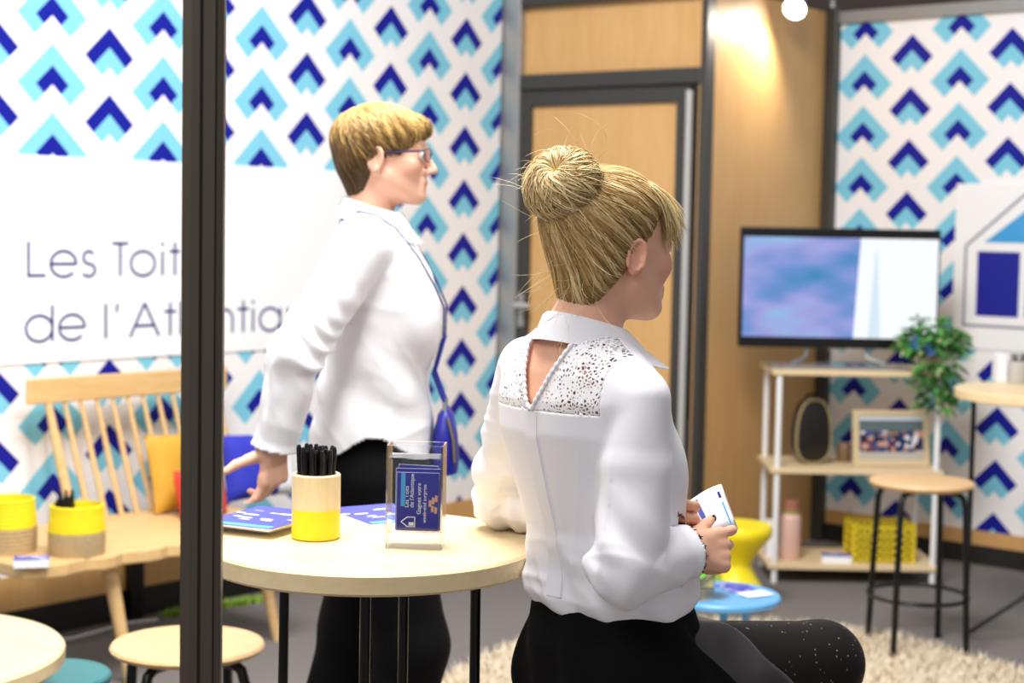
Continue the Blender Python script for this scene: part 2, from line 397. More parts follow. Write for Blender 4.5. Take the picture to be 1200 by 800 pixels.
# clip-on lamp over the corner
LP = at(933, 7, 7.3)
lamp = thing('spot_lamp', 'small round clip-on spotlight on an arm over the beech panel', 'lamp', PC+np.array([.0, -.03, WALL_H+.015]), 0)
lp = np.array(LP)-np.array(lamp.location)
MB().tube([(0, 0, 0), (0, 0, .06), lp+np.array([.08, .10, .08]), lp+np.array([0, .03, .05])], .012, 8).build('arm', MT['alu'], lamp, smooth=True)
ld = Vector((-.35, -.75, -.55)).normalized(); lq = ld.to_track_quat('Z', 'Y').to_matrix()
hd = MB().lathe([(.0, -.06), (.03, -.055), (.045, -.01), (.052, .03), (.048, .03), (.044, .015), (.0, .015)], 24)
hd.v = [tuple(lq @ Vector(v)+Vector([float(q) for q in lp])) for v in hd.v]; hd.build('lamp_head', MT['alu'], lamp, smooth=True)
em, nt, b = new_mat('lamp_glow'); b.inputs['Emission Color'].default_value = (1, .95, .85, 1); b.inputs['Emission Strength'].default_value = 25
hl = MB().lathe([(0, .022), (.043, .022), (.043, .017), (0, .017)], 24); hl.v = [tuple(lq @ Vector(v)+Vector([float(q) for q in lp])) for v in hl.v]
hl.build('lens', em, lamp)
spot('clip_spot_light', tuple(LP+np.array([-.03, -.06, -.05])), tuple((PB+PC)/2+np.array([-.7, -1.0, .2])), 22, 140, .8, (1, .9, .75), .04)

# --- foreground aluminium post ------------------------------------------------
fp = at(238, 400, 2.0)
prof = []
W_ = .0245
half = [(-W_, -.018), (-W_, -.024), (-.0135, -.0285), (-.0135, -.0285), (-.0035, -.0285), (-.0035, -.020), (.0005, -.020), (.0005, -.0285), (.0145, -.0285), (.0145, -.021), (.0165, -.021), (.0165, -.0265), (W_, -.023), (W_, -.018)]
poly = half+[(W_, .02), (.012, .028), (-.012, .028), (-W_, .02)]
p = struct(MB().prism(poly, 0, 2.6).build('trim_9', MT['post_dark']), 'dark grooved metal post in front of the tall table')
p.location = (fp[0], fp[1], 0); p.rotation_euler = (0, 0, .12)
# ============================================================ FURNITURE AND PROPS
def disc_top(mb, r, z0, z1, ed=.004, n=56):
    return mb.lathe([(0, z0), (r-ed, z0), (r, z0+ed), (r, z1-ed), (r-ed, z1), (0, z1)], n)
# tall round table ---------------------------------------------------------------
TZ = 0.940
tc_ = atz(435, 632, TZ); TC = np.array([tc_[0], tc_[1]+.0, 0]); TR = .274
tb = thing('tall_round_table', 'tall round pale wood table on thin black legs beside the blonde woman', 'table', TC)
disc_top(MB(), TR, TZ-.034, TZ, n=72).build('table_top', MT['table_wood'], tb, smooth=True)
MB().lathe([(0, TZ-.046), (.12, TZ-.046), (.12, TZ-.0345), (0, TZ-.0345)], 32).build('mount_plate', MT['black_metal'], tb)
legpos = [at(428, 710, 2.48), at(474, 710, 2.66), at(561, 700, 2.58), at(330, 720, 2.68)]
for P in legpos:
    x, y = P[0]-TC[0], P[1]-TC[1]
    MB().tube([(x*.97, y*.97, TZ-.035), (x*1.0, y*1.0, .02), ], .0085, 12).build('leg', MT['black_metal'], tb, smooth=True)
MB().lathe([(.145, 0), (.175, 0), (.175, .02), (.145, .02), (.145, 0)], 48).build('base_ring', MT['black_metal'], tb)
# pen cup -----------------------------------------------------------------------
pc = atz(370, 630, TZ)
cup = thing('pen_cup', 'pale wood pen cup with yellow dipped base on the tall table', 'pen cup', (pc[0], pc[1], TZ))
CR, CHh = .0398, .107
wd = wood('cup_wood', '#e6cd9c', '#f3e2bd', 2, .5, 4)
MB().lathe([(0, .0005), (CR-.003, .0005), (CR, .003), (CR, .050)], 48, cap=False).build('yellow_base', MT['yellow'], cup, smooth=True)
MB().lathe([(CR, .050), (CR, CHh-.002), (CR-.002, CHh), (CR-.006, CHh), (CR-.007, CHh-.002), (CR-.007, .012), (0, .012)], 48, cap=False).build('cup_body', wd, cup, smooth=True)
penprof = [(0, 0), (.0016, .006), (.0042, .018), (.0045, .112), (.0045, .119), (.0030, .124), (0, .125)]
def make_pen():
    t = thing('pen', 'black ballpoint pen standing in the yellow based cup', 'pen', group='black pens in the wooden cup')
    MB().lathe(penprof, 10).build('barrel', MT['black_plastic'], t, smooth=True)
    MB().bx((-.0012, .0045, .085), (.0012, .0068, .118)).build('clip', MT['black_plastic'], t)
    return t
pen0 = make_pen()
def put_pen(first, base, tilt, az, spin):
    o = pen0 if first else copy_tree(pen0)
    o.location = tuple(float(q) for q in base)
    R = Matrix.Rotation(az, 3, 'Z') @ Matrix.Rotation(tilt, 3, 'Y') @ Matrix.Rotation(spin, 3, 'Z')
    o.rotation_euler = R.to_euler(); return o
rp = random.Random(3)
spots = [(0, 0)]+[(.0112*math.cos(k*PI/3), .0112*math.sin(k*PI/3)) for k in range(6)]+[(.0222*math.cos(k*PI/5.5), .0222*math.sin(k*PI/5.5)) for k in range(11)]
for i, (x, y) in enumerate(spots):
    r = math.hypot(x, y); az = math.atan2(y, x)
    put_pen(i == 0, (pc[0]+x, pc[1]+y, TZ+.0125), (0, .035, .050)[(i > 0)+(i > 6)], az, rp.uniform(-.2, .2)).scale = (1, 1, rp.uniform(1.03, 1.16))
# magazines and leaflet on the table --------------------------------------------
def cover_mat(name, base, seed=0):
    m, nt, b = new_mat(name); co, x, y, z = xyz(nt)
    vn = nt.nodes.new('ShaderNodeTexVoronoi'); vn.inputs['Scale'].default_value = 46
    mp = nt.nodes.new('ShaderNodeMapping'); mp.inputs['Scale'].default_value = (.45, 1.3, 1); nt.links.new(co, mp.inputs[0]); nt.links.new(mp.outputs[0], vn.inputs['Vector'])
    blot = N(nt, vn.outputs['Distance']).lt(.33)
    band = (y*1.0).gt(-.035)*(y*1.0).lt(.05)*x.abs().lt(.075)
    c = mixc(nt, blot*band, base, srgb('#e9ebf6'))
    c = mixc(nt, y.gt(-.085)*y.lt(-.068)*x.abs().lt(.06), c, srgb('#4fb0e4'))
    nt.links.new(c, b.inputs['Base Color']); b.inputs['Roughness'].default_value = .35; return m
MT['cover'] = cover_mat('magazine_cover', srgb('#4447b4'))
def magazine(px, py, z, rot, label, w=.148, h=.19, t=.0035, group=None, mat='cover'):
    P = atz(px, py, z); o = thing('magazine', label, 'magazine', (P[0], P[1], z), rot, group)
    MB().bx((-w/2, -h/2, .0002), (w/2, h/2, t-.0004)).build('pages', MT['paper'], o)
    MB().bx((-w/2-.0006, -h/2-.0006, t-.0004), (w/2+.0006, h/2+.0006, t)).build('cover', MT[mat], o)
    return o
zz = TZ
for k, (dx, dy, rr) in enumerate([(0, 2, .72), (1.5, 1, .64), (-1, 0, .7), (1, 0, .68), (0, -1, .74)]):
    magazine(311+dx, 609+dy-2*k*0, zz, rr-1.15, ['bottom magazine of the blue stack beside the pen cup', 'second magazine up in the blue stack beside the pen cup', 'middle magazine of the blue stack beside the pen cup', 'fourth magazine up in the blue stack beside the pen cup', 'top magazine of the blue stack beside the pen cup, cover showing'][k], group='stacked magazines beside the pen cup', w=.136, h=.18)
    zz += .0036
magazine(447, 602, TZ, .55, 'thin blue leaflet lying flat between pen cup and acrylic box', w=.131, h=.174, t=.0015)
# acrylic leaflet holder ---------------------------------------------------------
ax = atz(487, 640, TZ)
AW, AD, AH = .0905, .057, .166
ac = thing('acrylic_holder', 'clear acrylic box of blue leaflets standing on the tall table', 'leaflet holder', (ax[0], ax[1], TZ), -.06)
th_ = .003
MB().bx((-AW/2, -AD/2, .001), (AW/2, -AD/2+th_, AH)).build('front_pane', MT['acrylic'], ac)
MB().bx((-AW/2, AD/2-th_, .001), (AW/2, AD/2, AH)).build('back_pane', MT['acrylic'], ac)
for sx in (-1, 1):
    MB().bx((sx*(AW/2-th_), -AD/2+th_, .001), (sx*AW/2, AD/2-th_, AH)).build('side_pane', MT['acrylic'], ac)
MB().bx((-AW/2+th_, -AD/2+th_, .0245), (AW/2-th_, AD/2-th_, .0285)).build('inner_floor', MT['acrylic'], ac)
MB().bx((-AW/2+th_, -AD/2+th_, AH-.022), (AW/2-th_, AD/2-th_, AH-.019)).build('inner_lid', MT['acrylic'], ac)
def leaflet(dy, tilt, label, letter=False, w=.062, h=.085, dx=.0, lean=0):
    o = thing('leaflet', label, 'leaflet', (0, 0, 0), 0, 'leaflets in the acrylic box')
    Rm = Matrix.Rotation(-.06, 4, 'Z'); base = Rm @ Vector((dx*1.09, dy*1.09, .0287)); o.scale = (1.09, 1.09, 1.09)
    o.location = (float(ax[0])+base.x, float(ax[1])+base.y, TZ+base.z)
    o.rotation_euler = (Matrix.Rotation(-.06, 3, 'Z') @ Matrix.Rotation(lean, 3, 'Y') @ Matrix.Rotation(-tilt, 3, 'X')).to_euler()
    MB().bx((-w/2, -.0004, 0), (w/2, .0004, h)).build('sheet', MT['navy_print'], o)
    MB().bx((-w/2-.0006, .0004, 0), (w/2+.0002, .0014, h+.0006)).build('backing', MT['paper'], o)
    if letter:
        s_ = MB().bx((-w/2+.006, -.0008, h*.42), (-w/2+.0125, -.0004, h)); s_.build('stripe', MT['sky_print'], o)
        for body, sz, cx, z in (("Les Toits", .0085, -.0135, .034), ("de l'Atlantique", .0085, -.006, .034), ("Gagnez votre", .0085, .0045, .024), ("week-end surprise", .0075, .0125, .012)):
            vs, fs = text_mb(body, sz); MB().add([(cx-v[1], -.0007, z+v[0]) for v in vs], fs).build('lettering', MT['paper'], o)
        hs = MB(); ribbon(hs, [(-.024, .013), (-.015, .006), (-.004, .006), (-.004, .020), (-.015, .020), (-.024, .013)], .0016, -.0007)
        hs.add([(-.013, -.0007, .0075), (-.0055, -.0007, .0075), (-.0055, -.0007, .0125), (-.013, -.0007, .0125)], [(0, 1, 2, 3)])
        hs.build('house_logo', MT['paper'], o)
        bl = MB()
        for k, (bx_, bz_) in enumerate([(.018, .036), (.0225, .040), (.027, .043), (.0215, .028), (.0265, .026)]):
            bl.add([(bx_-.002, -.0007, bz_), (bx_+.002, -.0007, bz_), (bx_+.0024, -.0007, bz_+.009), (bx_-.0016, -.0007, bz_+.01)], [(0, 1, 2, 3)])
        bl.build('photo_print', plain('print_skin', '#d3a288', .5), o)
    return o
leaflet(-.0155, 0.03, 'front leaflet in the acrylic box with white lettering and house logo', True, dx=.004)
leaflet(-.011, .05, 'leaflet right behind the lettered one in the acrylic box', w=.066, h=.090, dx=.004)
leaflet(-.004, .06, 'taller leaflet leaning sideways at the back of the acrylic box', w=.058, h=.094, dx=.0, lean=.03)

# bench along the chevron wall -----------------------------------------------------
BO = OL+NL*.12      # back of the bench, in front of the wall
bench = thing('spindle_bench', 'wooden spindle-back bench with live-edge seat against the chevron wall', 'bench', BO, TH)
def ub(px, py, off):
    o = OL+NL*off; return float(np.dot(atplane(px, py, o, NL)-o, UL))
BS = .43
bl0, bl1 = ub(34, 690, .76), ub(268, 640, .35)+.02
rz0 = float(atplane(120, 465, OL+NL*.12, NL)[2]); rz1 = float(atplane(120, 440, OL+NL*.12, NL)[2])
r0, r1 = ub(30, 455, .12), ub(266, 440, .12)
# local: x along wall, -y into the room
sp = []
nseg = 26
rb = random.Random(5)
for i in range(nseg+1):
    x = bl0+(bl1-bl0)*i/nseg; e = .012*math.sin(i*1.7)+rb.uniform(-.006, .006)
    sp.append((x, -.64+e+(.03 if i in (0, nseg) else 0)))
poly = sp+[(bl1, -.06), (bl0, -.06)]
MB().prism(poly, BS-.042, BS).build('seat', MT['oak'], bench, bevel=.006)
rail = MB()
rail.prism([(r0, .0), (r0+.012, -.014), (r1-.012, -.014), (r1, .0), (r1-.012, .014), (r0+.012, .014)], rz0-.006, rz1+.004)
rail.build('top_rail', MT['oak'], bench, bevel=.005)
nsp = 12
s0, s1 = ub(56, 470, .12), r1-.06
for i in range(nsp):
    xt = s0+(s1-s0)*i/(nsp-1); xb = xt+.03
    rr = .016 if i in (0, nsp-1) else .0095
    MB().tube([(xt, 0, rz0), ((xt+xb)/2, -.05, (BS+rz0)/2), (xb, -.11, BS-.005)], [rr*.8, rr*1.15, rr], 10).build('spindle', MT['oak'], bench, smooth=True)
for (x, y, ex, ey) in ((ub(100, 690, .55), -.55, .05, -.05), (bl0+.12, -.16, -.10, .02), (bl1-.1, -.47, .06, -.05), (bl1-.1, -.16, .06, .03)):
    MB().tube([(x, y, BS-.04), (x+ex, y+ey, .0)], [.025, .017], 14).build('leg', MT['oak'], bench, smooth=True)
# rope baskets on the bench
def basket(px, py, label, r=.078, h=.155, fill=.02):
    P = atz(px, py, BS)
    o = thing('rope_basket', label, 'basket', (P[0], P[1], BS), .3, 'yellow and jute rope baskets')
    n = 13; prof_lo, prof_hi = [(0, .001)], []
    for k in range(n):
        z = h*(k+.5)/n; rad = r*(.93+.07*math.sin(PI*min(1, .2+k/n)))
        seg = [(rad+.004*math.cos(t), z+h/n*.5*math.sin(t)) for t in (-1.4, -.7, 0, .7, 1.4)]
        (prof_lo if k < 6 else prof_hi).extend(seg)
    prof_lo.append(prof_hi[0]); ri = r*.9
    prof_hi += [(ri, h), (ri, fill), (0, fill)]
    MB().lathe(prof_lo, 40, cap=False).build('jute_base', MT['jute'], o, smooth=True)
    MB().lathe(prof_hi, 40, cap=False).build('yellow_rim', MT['yellow_rope'], o, smooth=True)
    return o, P
basket(10, 645, 'larger yellow and jute rope basket cut by the picture edge on the bench', r=.083, h=.165)
_, bp = basket(90, 648, 'yellow and jute rope basket holding black pens on the bench', r=.0835, h=.152, fill=.055)
for k in range(9):
    o = put_pen(False, (bp[0]-.046+.019*(k % 3), bp[1]-.018+.019*(k//3), BS+.0555), .12, 2.6, rp.uniform(0, 6)); o.scale = (1, 1, rp.uniform(.88, 1.12))
    o['label'] = 'black pen standing in the rope basket on the bench'; o['group'] = 'pens in the rope basket'
cd = atz(37, 663, BS)
cs = thing('card_stack', 'small stack of blue and white cards on the bench by the baskets', 'cards', (cd[0], cd[1], BS), .25)
MB().bx((-.05, -.03, .0005), (.05, .03, .024)).build('card_edges', MT['paper'], cs)
MB().bx((-.0505, -.0305, .024), (.0505, .0305, .0255)).build('top_card', MT['cover'], cs)
# cushions on the bench
def cushion(name, px, py, off, w, hgt, t, mat, label, lean=.28, rot=0, twist=0):
    o_ = OL+NL*off; P = atplane(px, py, o_, NL)
    n = 14; mb = MB(); vs = []; idx = {}
    for s in (1, -1):
        for i in range(n+1):
            for j in range(n+1):
                a, b_ = 2*i/n-1, 2*j/n-1
                pin = 1-.07*(1-abs(a)**2)*abs(b_)**6; pin2 = 1-.07*(1-abs(b_)**2)*abs(a)**6
                x = a*w/2*pin2; z = b_*hgt/2*pin
                y = s*t/2*((1-a**4)*(1-b_**4))**.55
                idx[s, i, j] = len(vs); vs.append((x, y, z+hgt/2))
    fs = []
    for s in (1, -1):
        for i in range(n):
            for j in range(n): fs.append((idx[s, i, j], idx[s, i+1, j], idx[s, i+1, j+1], idx[s, i, j+1]))
    mb.add(vs, fs)
    o = mb.build(name, mat, None, smooth=True)
    o.location = (P[0], P[1], BS+.004)
    o.rotation_euler = (Matrix.Rotation(TH+rot, 3, 'Z') @ Matrix.Rotation(-lean, 3, 'X') @ Matrix.Rotation(twist, 3, 'Y')).to_euler()
    return tag(o, label, 'cushion')
MT['mustard'] = plain('mustard_velvet', '#c99a2e', .7, noise=.15, nscale=8)
cushion('cushion', 222, 614, .31, .30, .28, .09, MT['mustard'], 'mustard yellow cushion leaning on the bench spindles', lean=.25, rot=.0)
MT['red_cloth'] = plain('red_cloth', '#d6392c', .8)
cushion('cushion', 240, 618, .45, .20, .17, .08, MT['red_cloth'], 'small red cushion in front of the mustard one', lean=.3)
m, nt, b = new_mat('blue_white_cloth'); co, x, y, z = xyz(nt)
c = mixc(nt, (x+z*.32).lt(.06), srgb('#eef0f6'), srgb('#2a33b4')); nt.links.new(c, b.inputs['Base Color']); b.inputs['Roughness'].default_value = .8; MT['bluewhite'] = m
cushion('cushion', 308, 614, .31, .32, .25, .10, MT['bluewhite'], 'blue and white cushion at the bench end behind the open hand', lean=.25, rot=-.1)

# stools -----------------------------------------------------------------------
def make_stool(P, seat_z, r, label, foot_r, ring_z=None, rot=0, rleg=.011, gap=.0, group=None):
    o = thing('round_stool', label, 'stool', P, rot, group)
    MB().lathe([(0, seat_z-.026), (r*.86, seat_z-.026), (r*.97, seat_z-.018), (r, seat_z-.009), (r*.975, seat_z-.002), (r*.9, seat_z), (0, seat_z-.004)], 56).build('seat', MT['stool_wood'], o, smooth=True)
    MB().lathe([(r*.45, seat_z-.034), (r*.62, seat_z-.034), (r*.62, seat_z-.0265), (r*.45, seat_z-.0265), (r*.45, seat_z-.034)], 32).build('seat_plate', MT['black_metal'], o)
    for k in range(4):
        a = PI/4+k*PI/2; ca, sa = math.cos(a), math.sin(a)
        zt = seat_z-.036
        pts = [(r*.35*ca, r*.35*sa, zt), (r*.72*ca, r*.72*sa, zt), (r*.84*ca, r*.84*sa, zt-.012), (r*.90*ca, r*.90*sa, zt-.045)]
        f = foot_r
        pts += [((r*.9+(f-r*.9)*.5)*ca, (r*.9+(f-r*.9)*.5)*sa, zt*.5), (f*ca, f*sa, .004)]
        lg = MB().tube(pts, rleg, 12).build('leg', MT['black_metal'], o, smooth=True)
        MB().lathe([(0, 0), (rleg*1.2, 0), (rleg*1.2, .018), (0, .018)], 12, c=(f*ca, f*sa, 0)).build('rubber_foot', MT['black_plastic'], lg)
    if ring_z:
        rr = foot_r*.93
        MB().tube([(rr*math.cos(t*PI/20), rr*math.sin(t*PI/20), ring_z) for t in range(40)], .008, 8, closed=True).build('foot_ring', MT['black_metal'], o, smooth=True)
    return o
lsP = atz(220, 752, .45); make_stool((lsP[0], lsP[1], 0), .45, .183, 'low wooden stool with curved black legs below the bench', .175, None, rot=.35, rleg=.013)
st_feet = (atz(1042, 768, 0)+atz(1132, 770, 0)+atz(1103, 752, 0)+atz(1018, 745, 0))/4
SZ = float(at(1083, 562, st_feet[1])[2])
make_stool((st_feet[0], st_feet[1], 0), SZ, .182, 'tall black-legged stool with pale seat beside the white pole shelf', .185, .19, rot=.12)
# low round table, bottom left
q = atz(72, 764, .48); lt_ = thing('low_round_table', 'low round pale wood table next to the teal stool', 'table', (q[0]-.40, q[1]-.02, 0))
disc_top(MB(), .40, .44, .48, .006, 72).build('table_top', MT['table_wood'], lt_, smooth=True)
for k in range(3):
    a = .4+k*2*PI/3
    MB().tube([(.22*math.cos(a), .22*math.sin(a), .44), (.33*math.cos(a), .33*math.sin(a), 0)], [.02, .014], 12).build('leg', MT['oak'], lt_, smooth=True)
q = atz(78, 800, .34)
ts = thing('teal_stool', 'small teal painted stool beside the low round table', 'stool', (q[0]-.06, q[1]+.06, 0))
disc_top(MB(), .15, .32, .345, .006, 40).build('seat', MT['teal'], ts, smooth=True)
for k in range(3):
    a = .9+k*2*PI/3
    MB().tube([(.09*math.cos(a), .09*math.sin(a), .32), (.13*math.cos(a), .13*math.sin(a), 0)], [.014, .011], 10).build('leg', MT['teal'], ts, smooth=True)
# black floor post under the wall print, green turf strip, pale cable
bp_ = OL+UL*uL(152, 690)+NL*.03
bo = tag(MB().bx((-.03, -.02, 0), (.03, .02, .30)).build('wall_bracket', MT['black_metal'], bevel=.004), 'black metal wall foot behind the bench leg', 'bracket'); bo.location = tuple(bp_); bo.rotation_euler = (0, 0, TH)
def grass(name, a, b_, n, label):
    rg = random.Random(9); mb = MB()
    for k in range(n):
        t = rg.random(); P = a+(b_-a)*t; x, y = P[0]+rg.uniform(-.018, .018), P[1]+rg.uniform(-.018, .018)
        h = rg.uniform(.012, .03); an = rg.uniform(0, 6.28); lx, ly = .02*math.cos(an), .02*math.sin(an); w_ = .004
        mb.add([(x-w_*math.sin(an), y+w_*math.cos(an), 0), (x+w_*math.sin(an), y-w_*math.cos(an), 0), (x+lx, y+ly, h)], [(0, 1, 2)])
    o = mb.build(name, plain('turf_green', '#9fc63e', .7, noise=.3)); return tag(o, label, 'grass', kind='stuff')
grass('turf_strip', atz(196, 722, 0), atz(305, 704, 0), 900, 'narrow strip of bright green turf along the wall base')
cb = [atz(x, y, .004) for x, y in ((20, 757), (50, 752), (85, 748), (110, 741), (150, 730), (185, 726))]
tag(MB().tube([(p[0], p[1], .005) for p in cb], .005, 8).build('floor_cable', MT['paper'], smooth=True), 'pale cable lying on the carpet behind the low stool', 'cable')

# shag rug ---------------------------------------------------------------------
RC = np.array([.82, 4.6]); RXr, RYr = 1.10, 1.50
def rug_r(t): return 1+.03*math.sin(3*t+1)+.02*math.sin(7*t)
rg = MB(); nn = 72
ring = [(RXr*rug_r(2*PI*k/nn)*math.cos(2*PI*k/nn), RYr*rug_r(2*PI*k/nn)*math.sin(2*PI*k/nn)) for k in range(nn)]
rg.prism(ring, .001, .004)
rug = thing('shag_rug', 'cream shaggy rug on the grey carpet under the stools', 'rug', (RC[0], RC[1], 0))
rg.build('rug_backing', MT['rug'], rug)
n = 42000
t = RNG.uniform(0, 2*PI, n); rr = np.sqrt(RNG.uniform(0, 1, n)); rad = np.array([rug_r(a) for a in t])
x = RXr*rad*rr*np.cos(t); y = RYr*rad*rr*np.sin(t)
a = RNG.uniform(0, 2*PI, n); L_ = RNG.uniform(.015, .04, n); hh = RNG.uniform(.018, .035, n); wv = .0035
P0 = np.stack([x-wv*np.sin(a), y+wv*np.cos(a), np.full(n, .0035)], 1); P1 = np.stack([x+wv*np.sin(a), y-wv*np.cos(a), np.full(n, .0035)], 1)
P2 = np.stack([x+L_*np.cos(a), y+L_*np.sin(a), .0035+hh], 1)
V = np.stack([P0, P1, P2], 1).reshape(-1, 3); Fc = np.arange(3*n).reshape(-1, 3)
me = bpy.data.meshes.new('rug_pile'); me.from_pydata(V.tolist(), [], Fc.tolist()); me.materials.append(MT['rug'])
rp_ = bpy.data.objects.new('rug_pile', me); link(rp_, rug); rp_['kind'] = 'stuff'

# shelf unit -------------------------------------------------------------------
f0 = atz(908, 684, 0); f1 = atz(1090, 684, 0)
SX0, SX1, SY = f0[0], f1[0], (f0[1]+f1[1])/2; SDp = .34
sh = thing('pole_shelf', 'open shelf unit with white poles and pale wood boards under the screen', 'shelf', (SX0, SY, 0))
SWd = SX1-SX0
zt = float(at(985, 434, SY)[2]); zm = float(at(985, 549, SY)[2]); zb = float(at(985, 661, SY)[2])
for z in (zb, zm, zt): MB().bx((-.03, -.02, z-.022), (SWd+.03, SDp+.02, z)).build('shelf_board', MT['shelf_wood'], sh, bevel=.003)
for x in (0, SWd):
    for y in (0, SDp): MB().tube([(x, y, 0), (x, y, zt+.0)], .0125, 12).build('pole', MT['white_metal'], sh, smooth=True)
def on_shelf(px, z, dy): P = at(px, 500, SY+dy); return (float(P[0]), SY+dy, z)
# things on the shelf
bgP = on_shelf(950, zm+.0048, .15)
bag = thing('oval_case', 'dark oval case with beige piping on the middle board', 'case', bgP, .2)
n = 40; pts = []
for k in range(n):
    t = 2*PI*k/n; e = 2.6
    cx = abs(math.cos(t))**(2/e)*math.copysign(1, math.cos(t)); sz = abs(math.sin(t))**(2/e)*math.copysign(1, math.sin(t))
    pts.append((cx*.075*(1-.12*sz), .135+sz*.133))
mb = MB(); mb.prism(pts, -.045, .045); mb.v = [(v[0], v[2], v[1]) for v in mb.v]; mb.build('case_body', plain('black_leather', '#17120f', .4), bag, smooth=True, bevel=.012)
mb = MB().tube([(p[0], -.038, p[1]) for p in pts], .007, 8, closed=True); mb.build('piping', plain('beige_piping', '#8f7f5c', .7), bag, smooth=True)
MB().tube([(-.03, 0, .262), (-.02, 0, .285), (.02, 0, .285), (.03, 0, .262)], .006, 8).build('carry_loop', MT['black_plastic'], bag, smooth=True)
fpP = on_shelf(1046, zm+.0012, .10)
fr = thing('picture_frame', 'beige framed group photo standing on the middle shelf board', 'picture frame', fpP, .12)
fW, fH = .33, .235
Rf = Matrix.Rotation(-.14, 3, 'X')
def tilted(mb): mb.v = [tuple(Rf @ Vector(v)) for v in mb.v]; return mb
fm = plain('frame_beige', '#d3bd97', .6)
for a_, b_ in (((-fW/2, -.01, 0), (fW/2, .01, .025)), ((-fW/2, -.01, fH-.025), (fW/2, .01, fH)), ((-fW/2, -.01, .025), (-fW/2+.025, .01, fH-.025)), ((fW/2-.025, -.01, .025), (fW/2, .01, fH-.025))):
    tilted(MB().bx(a_, b_)).build('frame_bar', fm, fr)
m, nt, b = new_mat('group_photo_print'); co, x, y, z = xyz(nt)
vn = nt.nodes.new('ShaderNodeTexVoronoi'); vn.inputs['Scale'].default_value = 52; nt.links.new(co, vn.inputs['Vector'])
cr = nt.nodes.new('ShaderNodeValToRGB'); cr.color_ramp.interpolation = 'CONSTANT'; el = cr.color_ramp.elements
el[0].position = 0; el[0].color = srgb('#1c2c5c')+(1,); el[1].position = .35; el[1].color = srgb('#3e4f80')+(1,)
for p_, c_ in ((.5, '#c79a82'), (.62, '#e6e2e6'), (.75, '#2a2430'), (.88, '#7a3340')): e_ = el.new(p_); e_.color = srgb(c_)+(1,)
sep = nt.nodes.new('ShaderNodeSeparateColor'); nt.links.new(vn.outputs['Color'], sep.inputs[0]); nt.links.new(sep.outputs[0], cr.inputs[0])
c = mixc(nt, z.gt(.145), cr.outputs[0], srgb('#5c6b70')); c = mixc(nt, z.gt(.19), c, srgb('#cfd8e0')); c = mixc(nt, z.lt(.058), c, srgb('#b9b4a8'))
nt.links.new(c, b.inputs['Base Color']); b.inputs['Roughness'].default_value = .25
MT['photo'] = m
tilted(MB().bx((-fW/2+.02, -.004, .02), (fW/2-.02, .004, fH-.02))).build('photo_print', m, fr)
MB().add([(-.03, .008, fH*.6), (.03, .008, fH*.6), (.04, .10, .001), (-.04, .10, .001)], [(0, 1, 2, 3)]).build('easel_back', fm, fr)
btP = on_shelf(930, zb, .10)
bt = thing('pink_bottle', 'pale pink bottle with dark cap on the lowest shelf board', 'bottle', btP)
MB().lathe([(0, .001), (.040, .001), (.043, .006), (.043, .17), (.040, .185), (.030, .195), (0, .195)], 32).build('bottle_body', plain('pink_matte', '#dcb4a4', .5), bt, smooth=True)
MB().lathe([(0, .195), (.034, .195), (.034, .212), (0, .212)], 32).build('bottle_band', plain('olive_band', '#9a8f4a', .5), bt, smooth=True)
MB().lathe([(0, .212), (.033, .212), (.033, .245), (.028, .25), (0, .25)], 32).build('bottle_cap', plain('rust_cap', '#a26a55', .5), bt, smooth=True)
wP = on_shelf(907, zb, .16)
wb = tag(MB().bx((-.022, -.05, 0), (.022, .05, .15)).build('white_carton', MT['paper'], bevel=.003), 'narrow white carton left of the pink bottle', 'carton'); wb.location = wP
bkP = on_shelf(1035, zb, .13)
bk = thing('perforated_basket', 'yellow perforated basket on the lowest shelf board', 'basket', bkP)
def perforated(w, d, h):
    mb = MB(); t = .006
    for (ax_, n_) in (('x', 9), ('y', 6)):
        for s in (-1, 1):
            L_ = w if ax_ == 'x' else d; O_ = (d if ax_ == 'x' else w)/2*s
            for k in range(n_+1):
                c_ = -L_/2+L_*k/n_
                a_ = (c_-.007, O_-t/2, 0) if ax_ == 'x' else (O_-t/2, c_-.007, 0); b__ = (c_+.007, O_+t/2, h) if ax_ == 'x' else (O_+t/2, c_+.007, h)
                mb.bx(a_, b__)
            for k in range(6):
                z = h*k/5; zz0, zz1 = max(0, z-.008), min(h, z+.008)
                mb.bx((-L_/2, O_-t/2, zz0) if ax_ == 'x' else (O_-t/2, -L_/2, zz0), (L_/2, O_+t/2, zz1) if ax_ == 'x' else (O_+t/2, L_/2, zz1))
    return mb
perforated(.25, .17, .165).build('basket_walls', plain('yellow_basket', '#e8cf2a', .5), bk)
MB().bx((-.122, -.082, .001), (.122, .082, .006)).build('basket_floor', MT['yellow'], bk)
MB().bx((-.11, -.07, .007), (.11, .07, .11)).build('contents', plain('straw_paper', '#c9b04a', .8, noise=.4, nscale=60), bk)
cP = on_shelf(985, zb, .05)
cs = thing('card_stack', 'low stack of blue and white cards on the lowest shelf board', 'cards', cP, -.1)
MB().bx((-.06, -.035, .0005), (.06, .035, .03)).build('card_edges', MT['paper'], cs); MB().bx((-.0605, -.0355, .03), (.0605, .0355, .0315)).build('top_card', MT['cover'], cs)
smP = on_shelf(990, zm, .22)
ob = tag(MB().lathe([(0, 0), (.03, 0), (.032, .01), (.032, .075), (.028, .08), (0, .08)], 24).build('small_tin', plain('brown_tin', '#7a5c42', .5), smooth=True), 'small brown tin between the oval case and photo frame', 'tin'); ob.location = smP
